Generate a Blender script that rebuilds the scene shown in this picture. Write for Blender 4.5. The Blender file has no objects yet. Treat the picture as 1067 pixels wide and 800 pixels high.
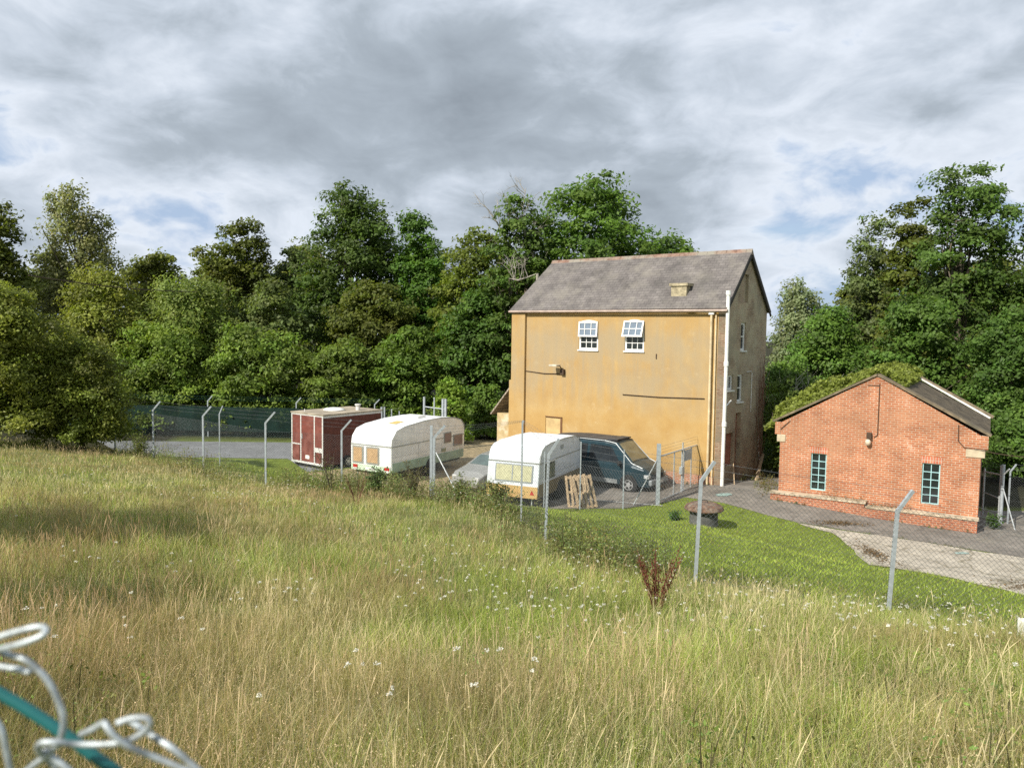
import bpy, bmesh, math, random
import numpy as np
from mathutils import Vector, Matrix
random.seed(5); rng = np.random.default_rng(7)
sc = bpy.context.scene
col = sc.collection
R_ = math.radians

# ------------------------------------------------------------------ camera
F = 801.0
pitch = math.atan((400 - 348) / F); ro = R_(0.8)
fv = np.array([0, math.cos(pitch), -math.sin(pitch)])
u0 = np.array([0, math.sin(pitch), math.cos(pitch)])
x0 = np.array([1.0, 0, 0])
rv = math.cos(ro) * x0 + math.sin(ro) * u0
uv = -math.sin(ro) * x0 + math.cos(ro) * u0
CAM = np.array([0, 0, 6.5])
def ray(px, py): return fv + rv * (px - 533.5) / F + uv * (400 - py) / F
def P(px, py, Y):
    d = ray(px, py); return CAM + d * (Y / d[1])
def G(px, py, z=0.0):
    d = ray(px, py); return CAM + d * ((z - CAM[2]) / d[2])
cd = bpy.data.cameras.new('camera'); cam = bpy.data.objects.new('camera', cd); col.objects.link(cam)
M4 = Matrix(((rv[0], uv[0], -fv[0], 0), (rv[1], uv[1], -fv[1], 0), (rv[2], uv[2], -fv[2], 6.5), (0, 0, 0, 1)))
cam.matrix_world = M4
cd.sensor_width = 36; cd.lens = 36 * F / 1067; cd.clip_start = 0.05; cd.clip_end = 3000
cd.dof.use_dof = True; cd.dof.focus_distance = 24; cd.dof.aperture_fstop = 9
sc.camera = cam

# ------------------------------------------------------------------ world
SKYA = 3.1
SUN_DIR = Vector((0.75, 0.66, -0.80)).normalized()     # travel direction of the light
to_sun = -SUN_DIR
elev = math.asin(to_sun.z); azi = math.atan2(to_sun.x, to_sun.y)
w = bpy.data.worlds.new('World'); sc.world = w; w.use_nodes = True
nt = w.node_tree; nt.nodes.clear()
def N(nt, t, **k):
    n = nt.nodes.new(t)
    for a, b in k.items(): setattr(n, a, b)
    return n
def mth(nt, op, a, b=None, c=None, clamp=False):
    n = N(nt, 'ShaderNodeMath', operation=op); n.use_clamp = clamp
    for i, v in enumerate((a, b, c)):
        if v is None: continue
        if isinstance(v, (int, float)): n.inputs[i].default_value = v
        else: nt.links.new(v, n.inputs[i])
    return n.outputs[0]
def ramp(nt, fac, stops, interp='LINEAR'):
    n = N(nt, 'ShaderNodeValToRGB'); n.color_ramp.interpolation = interp
    e = n.color_ramp.elements
    while len(e) < len(stops): e.new(0.5)
    for i, (p, c) in enumerate(stops):
        e[i].position = p
        e[i].color = (c if isinstance(c, tuple) else (c, c, c)) + (1,) if not (isinstance(c, tuple) and len(c) == 4) else c
    nt.links.new(fac, n.inputs[0]); return n.outputs[0]
def noise(nt, vec, scale, detail=4, rough=.55, dist=0, dims='3D'):
    n = N(nt, 'ShaderNodeTexNoise'); n.noise_dimensions = dims
    n.inputs['Scale'].default_value = scale; n.inputs['Detail'].default_value = detail
    n.inputs['Roughness'].default_value = rough; n.inputs['Distortion'].default_value = dist
    if vec is not None: nt.links.new(vec, n.inputs['Vector'])
    return n.outputs[0]
def mixc(nt, fac, a, b, mode='MIX'):
    n = N(nt, 'ShaderNodeMix', data_type='RGBA', blend_type=mode)
    for s, v in ((0, fac), (6, a), (7, b)):
        if isinstance(v, (int, float)): n.inputs[s].default_value = v
        elif isinstance(v, tuple): n.inputs[s].default_value = v + (1,) if len(v) == 3 else v
        else: nt.links.new(v, n.inputs[s])
    return n.outputs[2]
tc = N(nt, 'ShaderNodeTexCoord')
sep = N(nt, 'ShaderNodeSeparateXYZ'); nt.links.new(tc.outputs['Generated'], sep.inputs[0])
zc = mth(nt, 'MAXIMUM', mth(nt, 'ADD', sep.outputs[2], 0.62), 0.2)
cx = mth(nt, 'DIVIDE', sep.outputs[0], zc); cy = mth(nt, 'DIVIDE', sep.outputs[1], zc)
cmb = N(nt, 'ShaderNodeCombineXYZ'); nt.links.new(cx, cmb.inputs[0]); nt.links.new(mth(nt, 'MULTIPLY', cy, .9), cmb.inputs[1])
nt.links.new(mth(nt, 'MULTIPLY', sep.outputs[2], 1.6), cmb.inputs[2])
def mapped(loc):
    q = N(nt, 'ShaderNodeMapping'); nt.links.new(cmb.outputs[0], q.inputs[0]); q.inputs['Location'].default_value = loc; return q.outputs[0]
big = noise(nt, mapped((SKYA, 2.3, 1.1)), 1.5, 3, .5, .15)
mid = noise(nt, mapped((4.1, 7.3, 2.2)), 3.6, 9, .52, .3)
fine = noise(nt, mapped((1.1, 3.3, 5.2)), 9.5, 8, .58, .4)
thick = mth(nt, 'ADD', mth(nt, 'ADD', mth(nt, 'MULTIPLY', big, .46), mth(nt, 'MULTIPLY', mid, .34)), mth(nt, 'MULTIPLY', fine, .20))
cloudc = ramp(nt, thick, [(.41, (.31, .40, .54)), (.455, (.56, .605, .67)), (.505, (.43, .48, .545)), (.555, (.31, .355, .405)), (.69, (.18, .21, .245))])
cover = ramp(nt, mth(nt, 'ADD', mth(nt, 'MULTIPLY', thick, .6), mth(nt, 'MULTIPLY', mid, .4)), [(.33, .55), (.40, .9), (.45, 1.0)])
nish = N(nt, 'ShaderNodeTexSky'); nish.sky_type = 'NISHITA'; nish.sun_disc = False
nish.sun_elevation = elev; nish.sun_rotation = azi; nish.air_density = 1.0; nish.dust_density = 1.5
bg1 = N(nt, 'ShaderNodeBackground'); nt.links.new(nish.outputs[0], bg1.inputs[0]); bg1.inputs[1].default_value = 0.10
bg2 = N(nt, 'ShaderNodeBackground'); nt.links.new(cloudc, bg2.inputs[0]); bg2.inputs[1].default_value = 1.0
mx = N(nt, 'ShaderNodeMixShader'); nt.links.new(cover, mx.inputs[0]); nt.links.new(bg1.outputs[0], mx.inputs[1]); nt.links.new(bg2.outputs[0], mx.inputs[2])
wo = N(nt, 'ShaderNodeOutputWorld'); nt.links.new(mx.outputs[0], wo.inputs[0])
sl = bpy.data.lights.new('sun', 'SUN'); sl.energy = 4.3; sl.angle = R_(0.5); sl.color = (1, .94, .83)
so = bpy.data.objects.new('sun', sl); col.objects.link(so); so.rotation_euler = SUN_DIR.to_track_quat('-Z', 'Y').to_euler()
sc.view_settings.view_transform = 'Standard'; sc.view_settings.look = 'None'
sc.view_settings.exposure = 0.5; sc.view_settings.gamma = 1; sc.view_settings.use_curve_mapping = False
sc.cycles.use_denoising = False; sc.cycles.max_bounces = 6; sc.cycles.transparent_max_bounces = 8
sc.cycles.sample_clamp_indirect = 8

# ------------------------------------------------------------------ materials
MATS = {}
def mat(name, c, rough=.8, metal=0, var=.15, vscale=3, spec=.3, bump=0, bscale=30, dirt=None, dscale=1.5, dthr=(.45, .7), stretch=None, axis=None):
    m = bpy.data.materials.new(name); m.use_nodes = True; t = m.node_tree
    b = t.nodes['Principled BSDF']
    co = N(t, 'ShaderNodeTexCoord').outputs['Object']
    if stretch:
        q = N(t, 'ShaderNodeMapping'); t.links.new(co, q.inputs[0]); q.inputs['Scale'].default_value = stretch; co2 = q.outputs[0]
    else: co2 = co
    nz = noise(t, co2, vscale, 6, .6)
    lo = tuple(v * (1 - var * 1.6) for v in c); hi = tuple(min(1, v * (1 + var * 1.6)) for v in c)
    cc = ramp(t, nz, [(.3, lo), (.7, hi)])
    if dirt:
        dz = noise(t, co2, dscale, 7, .65)
        cc = mixc(t, ramp(t, dz, [(dthr[0], 0.0), (dthr[1], 1.0)]), cc, dirt)
    t.links.new(cc, b.inputs['Base Color'])
    b.inputs['Roughness'].default_value = rough; b.inputs['Metallic'].default_value = metal
    b.inputs['Specular IOR Level'].default_value = spec
    if bump:
        bn = N(t, 'ShaderNodeBump'); bn.inputs['Strength'].default_value = bump; bn.inputs['Distance'].default_value = .02
        t.links.new(noise(t, co, bscale, 5, .6), bn.inputs['Height']); t.links.new(bn.outputs[0], b.inputs['Normal'])
    MATS[name] = m; return m
def brickmat(name, c1, c2, mortar, plane='xz', bw=.225, rh=.075, ms=.012, patches=None, pthr=(.6, .7), pscale=.9, rough=.9, patches2=None, p2thr=(.55, .7), p2scale=.5, bias=0, slope=None, offset=.5):
    m = bpy.data.materials.new(name); m.use_nodes = True; t = m.node_tree; b = t.nodes['Principled BSDF']
    co = N(t, 'ShaderNodeTexCoord').outputs['Object']
    s = N(t, 'ShaderNodeSeparateXYZ'); t.links.new(co, s.inputs[0]); k = N(t, 'ShaderNodeCombineXYZ')
    a = s.outputs['XYZ'.index(plane[0].upper())]; z = s.outputs['XYZ'.index(plane[1].upper())]
    t.links.new(a, k.inputs[0]); t.links.new(z if not slope else mth(t, 'MULTIPLY', z, slope), k.inputs[1])
    br = N(t, 'ShaderNodeTexBrick'); t.links.new(k.outputs[0], br.inputs['Vector'])
    br.offset = offset
    br.inputs['Scale'].default_value = 1; br.inputs['Brick Width'].default_value = bw; br.inputs['Row Height'].default_value = rh
    br.inputs['Mortar Size'].default_value = ms; br.inputs['Mortar Smooth'].default_value = .3; br.inputs['Bias'].default_value = bias
    br.inputs['Color1'].default_value = c1 + (1,); br.inputs['Color2'].default_value = c2 + (1,); br.inputs['Mortar'].default_value = mortar + (1,)
    cc = br.outputs['Color']
    g = ramp(t, noise(t, co, 1.3, 6, .6), [(.3, .68), (.7, 1.22)])
    cc = mixc(t, 1.0, cc, g, 'MULTIPLY')
    g2 = ramp(t, noise(t, co, 14, 4, .7), [(.3, .8), (.7, 1.15)])
    cc = mixc(t, 1.0, cc, g2, 'MULTIPLY')
    if patches: cc = mixc(t, ramp(t, noise(t, co, pscale, 8, .7), [(pthr[0], 0.0), (pthr[1], 1.0)]), cc, patches)
    if patches2:
        q = N(t, 'ShaderNodeMapping'); t.links.new(co, q.inputs[0]); q.inputs['Location'].default_value = (5, 3, 8)
        cc = mixc(t, ramp(t, noise(t, q.outputs[0], p2scale, 8, .7), [(p2thr[0], 0.0), (p2thr[1], .8)]), cc, patches2)
    t.links.new(cc, b.inputs['Base Color']); b.inputs['Roughness'].default_value = rough; b.inputs['Specular IOR Level'].default_value = .2
    bn = N(t, 'ShaderNodeBump'); bn.inputs['Strength'].default_value = .6; bn.inputs['Distance'].default_value = .01
    t.links.new(br.outputs['Fac'], bn.inputs['Height']); bn.invert = True; t.links.new(bn.outputs[0], b.inputs['Normal'])
    MATS[name] = m; return m
def leafmat(name, transl=.42, rough=.55, spec=.3):
    m = bpy.data.materials.new(name); m.use_nodes = True; t = m.node_tree; b = t.nodes['Principled BSDF']
    a = N(t, 'ShaderNodeAttribute'); a.attribute_name = 'tint'
    t.links.new(a.outputs['Color'], b.inputs['Base Color']); b.inputs['Roughness'].default_value = rough
    b.inputs['Specular IOR Level'].default_value = spec
    tr = N(t, 'ShaderNodeBsdfTranslucent'); t.links.new(mixc(t, 1.0, a.outputs['Color'], (1.3, 1.35, .6), 'MULTIPLY'), tr.inputs[0])
    ms = N(t, 'ShaderNodeMixShader'); ms.inputs[0].default_value = transl
    t.links.new(b.outputs[0], ms.inputs[1]); t.links.new(tr.outputs[0], ms.inputs[2])
    t.links.new(ms.outputs[0], t.nodes['Material Output'].inputs[0]); return m
LEAF = leafmat('foliage'); GRASS = leafmat('grass_blades', .3, .6, .25); PETAL = leafmat('petals', .2)
GALV = mat('galvanised steel', (.50, .53, .54), .5, .35, .1, 12, .5)
GALVP = mat('galvanised post', (.38, .42, .45), .55, .2, .12, 9, .5)
WIRE = mat('zinc wire', (.13, .14, .145), .6, .2)
NETG = mat('green mesh wire', (.05, .14, .12), .6)
SHADE = mat('green windbreak net', (.010, .030, .025), .9, 0, .25, 1.2)
_t = SHADE.node_tree; _b = _t.nodes['Principled BSDF']; _v = N(_t, 'ShaderNodeTexCoord').outputs['Object']
_t.links.new(ramp(_t, noise(_t, _v, .8, 3, .5), [(.3, .42), (.7, .75)]), _b.inputs['Alpha'])
WHITE = mat('white paint', (.78, .78, .75), .4, 0, .05)
GLASS = mat('dark glass', (.02, .025, .03), .08, 0, .3, 1.5, .8)
BLACK = mat('black rubber', (.02, .02, .02), .8)
BARK = mat('bark', (.12, .10, .075), .9, 0, .3, 6, .2, .5, 25)
DEAD = mat('dead wood', (.36, .33, .28), .9, 0, .2, 6, .2)
WOOD = mat('weathered wood', (.45, .34, .22), .85, 0, .25, 8, .2, .2, 40)
STONE = mat('coping stone', (.19, .15, .10), .9, 0, .3, 5, .2, .4, 30, dirt=(.12, .11, .08))

# ------------------------------------------------------------------ object helpers
def tag(o, label=None, cat=None, group=None, kind=None):
    if label: o['label'] = label
    if cat: o['category'] = cat
    if group: o['group'] = group
    if kind: o['kind'] = kind
    return o
def empty(name, loc=(0, 0, 0), rz=0, label=None, cat=None, group=None):
    o = bpy.data.objects.new(name, None); col.objects.link(o); o.location = loc; o.rotation_euler = (0, 0, rz)
    o.empty_display_size = .2
    return tag(o, label, cat, group)
class MB:
    def __init__(s): s.v = []; s.f = []
    def quad(s, *p):
        n = len(s.v); s.v += [tuple(q) for q in p]; s.f.append(tuple(range(n, n + len(p)))); return s
    def box(s, x0, x1, y0, y1, z0, z1, m=None):
        n = len(s.v)
        vs = [(x, y, z) for z in (z0, z1) for y in (y0, y1) for x in (x0, x1)]
        if m is not None: vs = [tuple(m @ Vector(v)) for v in vs]
        s.v += vs
        for f in ((0, 2, 3, 1), (4, 5, 7, 6), (0, 1, 5, 4), (2, 6, 7, 3), (0, 4, 6, 2), (1, 3, 7, 5)): s.f.append(tuple(n + i for i in f))
        return s
    def prism(s, poly, axis, a0, a1):
        """poly: 2D points in the plane of the other two axes, extruded along axis"""
        n = len(s.v); k = len(poly)
        for a in (a0, a1):
            for p in poly:
                s.v.append({'x': (a, p[0], p[1]), 'y': (p[0], a, p[1]), 'z': (p[0], p[1], a)}[axis])
        s.f.append(tuple(range(n, n + k))); s.f.append(tuple(range(n + 2 * k - 1, n + k - 1, -1)))
        for i in range(k): j = (i + 1) % k; s.f.append((n + i, n + k + i, n + k + j, n + j))
        return s
    def tube(s, pts, r, n=6, cap=True):
        pts = [Vector(p) for p in pts]; rs = r if isinstance(r, (list, tuple)) else [r] * len(pts)
        b = len(s.v); up = None
        for i, p in enumerate(pts):
            d = (pts[min(i + 1, len(pts) - 1)] - pts[max(i - 1, 0)]).normalized()
            if up is None:
                up = Vector((0, 0, 1)) if abs(d.z) < .9 else Vector((1, 0, 0))
            a = d.cross(up).normalized(); up = a.cross(d).normalized()
            for k in range(n):
                t = 2 * math.pi * k / n; s.v.append(tuple(p + (a * math.cos(t) + up * math.sin(t)) * rs[i]))
        for i in range(len(pts) - 1):
            for k in range(n):
                q = (k + 1) % n; s.f.append((b + i * n + k, b + i * n + q, b + (i + 1) * n + q, b + (i + 1) * n + k))
        if cap: s.f.append(tuple(range(b + n - 1, b - 1, -1))); s.f.append(tuple(range(b + (len(pts) - 1) * n, b + len(pts) * n)))
        return s
    def lathe(s, prof, n=24, c=(0, 0, 0), axis='z'):
        b = len(s.v)
        for (r, h) in prof:
            for k in range(n):
                t = 2 * math.pi * k / n; a, q = r * math.cos(t), r * math.sin(t)
                s.v.append({'z': (c[0] + a, c[1] + q, c[2] + h), 'y': (c[0] + a, c[1] + h, c[2] + q), 'x': (c[0] + h, c[1] + a, c[2] + q)}[axis])
        for i in range(len(prof) - 1):
            for k in range(n):
                q = (k + 1) % n; s.f.append((b + i * n + k, b + i * n + q, b + (i + 1) * n + q, b + (i + 1) * n + k))
        s.f.append(tuple(range(b + n - 1, b - 1, -1))); s.f.append(tuple(range(b + (len(prof) - 1) * n, b + len(prof) * n)))
        return s
    def build(s, name, m, parent=None, bevel=0, smooth=False, label=None, fixn=True):
        me = bpy.data.meshes.new(name); me.from_pydata(s.v, [], s.f)
        if fixn:
            bm = bmesh.new(); bm.from_mesh(me); bmesh.ops.recalc_face_normals(bm, faces=bm.faces); bm.to_mesh(me); bm.free()
        if m: me.materials.append(m)
        if smooth: me.polygons.foreach_set('use_smooth', [True] * len(me.polygons))
        o = bpy.data.objects.new(name, me); col.objects.link(o); o.parent = parent
        if bevel:
            b = o.modifiers.new('bevel', 'BEVEL'); b.width = bevel; b.segments = 2; b.limit_method = 'ANGLE'; b.angle_limit = R_(40)
        if label: o['label'] = label
        return o
def np_mesh(name, V, Fq, m, tint=None, parent=None, smooth=False):
    me = bpy.data.meshes.new(name); V = np.ascontiguousarray(V, dtype=np.float32); Fq = np.ascontiguousarray(Fq, dtype=np.int32)
    me.vertices.add(len(V)); me.vertices.foreach_set('co', V.ravel())
    k = Fq.shape[1]; me.loops.add(Fq.size); me.loops.foreach_set('vertex_index', Fq.ravel())
    me.polygons.add(len(Fq)); me.polygons.foreach_set('loop_start', np.arange(0, Fq.size, k, dtype=np.int32))
    me.update(calc_edges=True)
    if tint is not None:
        a = me.attributes.new('tint', 'FLOAT_COLOR', 'POINT'); t = np.ones((len(V), 4), np.float32); t[:, :3] = tint; a.data.foreach_set('color', t.ravel())
    if smooth: me.polygons.foreach_set('use_smooth', np.ones(len(Fq), bool))
    me.materials.append(m); o = bpy.data.objects.new(name, me); col.objects.link(o); o.parent = parent; return o
def copy_tree(o, parent=None):
    c = o.copy(); col.objects.link(c); c.parent = parent
    for ch in list(o.children): copy_tree(ch, c)
    return c
# value noise in numpy
_tab = rng.random((64, 64))
def vnoise(x, y, s=1.0, octv=3, off=0):
    x = np.asarray(x, float); y = np.asarray(y, float); out = 0; amp = .5; tot = 0
    for o in range(octv):
        X = x * s + 17.3 * (o + 1 + off); Y = y * s + 9.1 * (o + 2 + off); ix = np.floor(X).astype(int); iy = np.floor(Y).astype(int)
        fx = X - ix; fy = Y - iy; fx = fx * fx * (3 - 2 * fx); fy = fy * fy * (3 - 2 * fy)
        g = lambda a, b: _tab[a % 64, b % 64]
        out = out + amp * ((g(ix, iy) * (1 - fx) + g(ix + 1, iy) * fx) * (1 - fy) + (g(ix, iy + 1) * (1 - fx) + g(ix + 1, iy + 1) * fx) * fy)
        tot += amp; amp *= .5; s = s * 2.1
    return out / tot

# ------------------------------------------------------------------ terrain
posts = [(-19.8, 35.5), None]
def gp(px, py, d): p = P(px, py, d); return (p[0], p[1], p[2])
FPR = {k: gp(*k) for k in [(120, 463, 34.5), (160, 470, 32), (212, 481, 29), (277, 497, 26), (356, 501, 26), (452, 513, 24), (543, 537, 19), (568, 560, 17.6), (724, 606, 14.2), (925, 637, 13.3), (1095, 672, 12.6)]}
FP = {k: (v[0], v[1], v[2] - .28 * min(1, max(0, (v[1] - 17) / 6))) for k, v in FPR.items()}
fence_pts = [FP[k] for k in FP]
yp = [(-80, 37.2), (-30, 38.0)] + [tuple(G(*p)[:2]) for p in ((165, 477), (300, 479))] + [(-9.4, 34.2), (-7.6, 31.4), (-5, 30.3), (-2.5, 28.6), (-.3, 27.4)] + \
     [tuple(G(*p)[:2]) for p in ((600, 531), (650, 531), (690, 527), (714, 523), (752, 530), (797, 541), (838, 550), (868, 557), (882, 568), (906, 589), (968, 598), (1044, 614), (1067, 621))] + \
     [(24, 14), (60, 10), (60, 31), (21, 30.5), (16.5, 32), (10, 38), (6, 46), (0, 49), (-80, 45)]
YP = np.array(yp)
def poly_sd(x, y, poly=YP):
    x = np.asarray(x, float).ravel(); y = np.asarray(y, float).ravel(); ins = np.zeros(len(x), bool); dm = np.full(len(x), 1e9)
    n = len(poly)
    for i in range(n):
        ax, ay = poly[i]; bx, by = poly[(i + 1) % n]; dx, dy = bx - ax, by - ay
        t = np.clip(((x - ax) * dx + (y - ay) * dy) / (dx * dx + dy * dy), 0, 1); dm = np.minimum(dm, np.hypot(x - ax - t * dx, y - ay - t * dy))
        c = ((ay > y) != (by > y)); xi = ax + (y - ay) / (dy if dy else 1e-9) * dx; ins ^= (c & (x < xi))
    return np.where(ins, -dm, dm)
cp = list(fence_pts) + [(x, y, 4.92) for x in (-12, -5, 0, 5, 12) for y in (-5, .6)] + [(-13, 8, 3.75), (-5, 8, 3.3), (0, 8, 3.15), (5, 8, 3.1), (10, 8, 3.0),
     (-14, 16, 2.9), (-8, 17, 2.45), (-3, 16, 2.2), (-25, 20, 2.9), (-22, 30, 1.9), (-9, 21, 1.95), (-26, 0, 5), (-40, 15, 3.5), (-40, 34, 1.5), (-32, 34, 1.5), (20, 5, 3.2), (26, 0, 4.5), (18, 11, 1.8), (32, 9, 1.4),
     (-12, 35.5, .3), (-18, 36.5, .3), (-8, 31.5, .45), (-4.5, 28.4, .6), (-2, 26.6, .6), (3, 26, .35), (6.5, 24, .35), (9, 21, .5), (12, 17.5, .7), (15, 16, .5), (-14, -25, 6), (14, -25, 6), (-40, -20, 6), (40, -20, 6)]
cp = np.array(cp)
def _U(r2): return r2 * np.log(np.maximum(r2, 1e-9)) * .5
def _fit(c):
    n = len(c); K = _U((c[:, None, 0] - c[None, :, 0]) ** 2 + (c[:, None, 1] - c[None, :, 1]) ** 2) + np.eye(n) * .8
    Pm = np.c_[np.ones(n), c[:, :2]]; A = np.zeros((n + 3, n + 3)); A[:n, :n] = K; A[:n, n:] = Pm; A[n:, :n] = Pm.T
    return np.linalg.solve(A, np.r_[c[:, 2], 0, 0, 0])
_W = _fit(cp)
def terr(x, y):
    shp = np.shape(x); x = np.atleast_1d(np.asarray(x, float)).ravel(); y = np.atleast_1d(np.asarray(y, float)).ravel()
    z = np.empty(len(x))
    for a in range(0, len(x), 50000):
        X = x[a:a + 50000]; Y = y[a:a + 50000]
        z[a:a + 50000] = _U((X[:, None] - cp[None, :, 0]) ** 2 + (Y[:, None] - cp[None, :, 1]) ** 2) @ _W[:-3] + _W[-3] + _W[-2] * X + _W[-1] * Y
    z = np.clip(z, 0.05, 6)
    far = np.clip((np.abs(x) - 45) / 25, 0, 1); z = z * (1 - far)
    z = z + (vnoise(x, y, .6, 3) - .5) * .20 + (vnoise(x, y, 1.9, 2, 7) - .5) * .12
    sd = poly_sd(x, y); s = np.clip(sd / 3.0, 0, 1); s = s * s * (3 - 2 * s)
    behind = np.clip((y - 36) / 8, 0, 1); s = s * (1 - behind)
    md = .42 * np.exp(-((x - 10.6) ** 2 + (y - 31) ** 2) / (2 * 2.6 ** 2))
    z = z * s + md * (1 - s)
    return z.reshape(shp) if shp else float(z[0])
def tz(x, y): return float(terr(float(x), float(y)))
gx = np.r_[-900, -500, -250, -120, -80, np.arange(-60, -30, 2), np.arange(-30, 30.01, .5), np.arange(32, 62, 2), 80, 120, 250, 500, 900]
gy = np.r_[-600, -200, -80, -40, np.arange(-25, -5, 2), np.arange(-5, 50.01, .5), np.arange(52, 80, 2), 100, 160, 300, 600, 1200]
GX, GY = np.meshgrid(gx, gy); GZ = terr(GX.ravel(), GY.ravel()).reshape(GX.shape)
nx, ny = len(gx), len(gy); idx = np.arange(nx * ny).reshape(ny, nx)
Fq = np.stack([idx[:-1, :-1], idx[:-1, 1:], idx[1:, 1:], idx[1:, :-1]], -1).reshape(-1, 4)
gm = bpy.data.materials.new('ground'); gm.use_nodes = True; t = gm.node_tree; b = t.nodes['Principled BSDF']
geo = N(t, 'ShaderNodeNewGeometry').outputs['Position']
at = N(t, 'ShaderNodeAttribute'); at.attribute_name = 'tint'
v = ramp(t, noise(t, geo, 1.5, 8, .7), [(.3, .6), (.7, 1.3)])
v2 = ramp(t, noise(t, geo, 18, 6, .7), [(.3, .6), (.7, 1.35)])
t.links.new(mixc(t, 1.0, mixc(t, 1.0, at.outputs['Color'], v, 'MULTIPLY'), v2, 'MULTIPLY'), b.inputs['Base Color'])
b.inputs['Roughness'].default_value = .95; b.inputs['Specular IOR Level'].default_value = .1
bn = N(t, 'ShaderNodeBump'); bn.inputs['Strength'].default_value = .8; bn.inputs['Distance'].default_value = .05
t.links.new(noise(t, geo, 25, 5, .7), bn.inputs['Height']); t.links.new(bn.outputs[0], b.inputs['Normal'])
# fence line side test: beyond the fence = mown lawn
FX = np.array([p[0] for p in fence_pts]); FY = np.array([p[1] for p in fence_pts])
def beyond(x, y): return y - np.interp(x, np.r_[-60, FX, 40], np.r_[50, FY, 8])   # >0 beyond the fence
def lawn_w(x, y):
    b_ = beyond(x, y) - .5 + (vnoise(x, y, .9, 3, 5) - .5) * 1.6
    s = np.clip(b_ / 1.2, 0, 1); return s
gcol = np.zeros((nx * ny, 3)); X = GX.ravel(); Y = GY.ravel(); lw = lawn_w(X, Y)[:, None]
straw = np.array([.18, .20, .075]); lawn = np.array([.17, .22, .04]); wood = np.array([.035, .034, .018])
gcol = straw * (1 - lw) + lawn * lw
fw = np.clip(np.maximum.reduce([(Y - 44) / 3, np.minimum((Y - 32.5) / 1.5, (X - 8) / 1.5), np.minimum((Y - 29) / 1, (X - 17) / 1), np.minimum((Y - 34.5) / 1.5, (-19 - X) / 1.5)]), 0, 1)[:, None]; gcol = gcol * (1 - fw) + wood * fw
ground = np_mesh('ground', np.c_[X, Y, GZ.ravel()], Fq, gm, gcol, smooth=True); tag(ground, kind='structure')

def draped(name, poly, m, off, grid=.5):
    bm = bmesh.new(); vs = [bm.verts.new((p[0], p[1], 0)) for p in poly]; bm.faces.new(vs)
    xs = [p[0] for p in poly]; ys = [p[1] for p in poly]
    for g_ in gx:
        if min(xs) < g_ < max(xs): bmesh.ops.bisect_plane(bm, geom=bm.verts[:] + bm.edges[:] + bm.faces[:], plane_co=(g_, 0, 0), plane_no=(1, 0, 0))
    for g_ in gy:
        if min(ys) < g_ < max(ys): bmesh.ops.bisect_plane(bm, geom=bm.verts[:] + bm.edges[:] + bm.faces[:], plane_co=(0, g_, 0), plane_no=(0, 1, 0))
    bm.verts.ensure_lookup_table(); zz = terr(np.array([v.co.x for v in bm.verts]), np.array([v.co.y for v in bm.verts]))
    for v, z in zip(bm.verts, zz): v.co.z = z + off
    me = bpy.data.meshes.new(name); bm.to_mesh(me); bm.free(); me.materials.append(m)
    o = bpy.data.objects.new(name, me); col.objects.link(o); tag(o, kind='structure'); return o
def rough_edge(poly, step=.35, amp=.12):
    out = []
    n = len(poly)
    for i in range(n):
        a = np.array(poly[i][:2]); c = np.array(poly[(i + 1) % n][:2]); L = np.linalg.norm(c - a); k = max(1, int(L / step)) if L < 25 else 1
        for j in range(k): q = a + (c - a) * j / k; out.append(tuple(q + (rng.random(2) - .5) * amp * 2 if (j and L < 25) else q))
    return out
ASPH = mat('asphalt', (.215, .195, .170), .92, 0, .18, .8, .2, .5, 120, dirt=(.27, .25, .20), dscale=.7, dthr=(.55, .75))
ROADM = mat('old tarmac', (.21, .215, .22), .9, 0, .12, .5, .2, .3, 80)
CONC = mat('pale concrete', (.42, .38, .31), .92, 0, .15, 1.2, .2, .3, 60, dirt=(.26, .23, .18), dscale=.9, dthr=(.5, .72))
GRAV = mat('tan gravel', (.34, .27, .16), .95, 0, .25, 4, .1, .6, 70)
def cracks(m, sc_, col_, wdt=.02, amt=.7):
    t = m.node_tree; b = t.nodes['Principled BSDF']; src = b.inputs['Base Color'].links[0].from_socket
    co = N(t, 'ShaderNodeTexCoord').outputs['Object']; q = N(t, 'ShaderNodeVectorMath', operation='ADD'); n_ = N(t, 'ShaderNodeTexNoise'); n_.inputs['Scale'].default_value = 1.2; t.links.new(co, n_.inputs[0])
    t.links.new(co, q.inputs[0]); t.links.new(n_.outputs['Color'], q.inputs[1]); v = N(t, 'ShaderNodeTexVoronoi'); v.feature = 'DISTANCE_TO_EDGE'; v.inputs['Scale'].default_value = sc_; t.links.new(q.outputs[0], v.inputs['Vector'])
    f = ramp(t, v.outputs['Distance'], [(0, amt), (wdt, 0.0)]); c = mixc(t, f, src, col_)
    st_ = ramp(t, noise(t, co, 3.5, 8, .75), [(.35, .78), (.65, 1.15)]); t.links.new(mixc(t, 1.0, c, st_, 'MULTIPLY'), b.inputs['Base Color'])
cracks(CONC, .38, (.14, .12, .07)); cracks(ASPH, .3, (.09, .085, .07), .012, .5); cracks(ROADM, .2, (.1, .1, .09), .01, .5)
def g2(*p): return tuple(G(*p)[:2])
road = [g2(128, 474), g2(165, 476), g2(300, 478), (-9.4, 35.2), (-4, 40), (-4, 44.5), (-12, 44.6), (-24, 44.2)]
draped('road', road, ROADM, .012)
draped('gravel_yard', rough_edge([(-9.3, 34.9), (-7.5, 31.9), (-5, 30.8), (-2.5, 29.2), (-.6, 28.2), (.4, 30.2), (2.2, 35), (1.5, 39.5), (3, 44), (1, 47), (-3.9, 47), (-3.9, 40)]), GRAV, .012)
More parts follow.
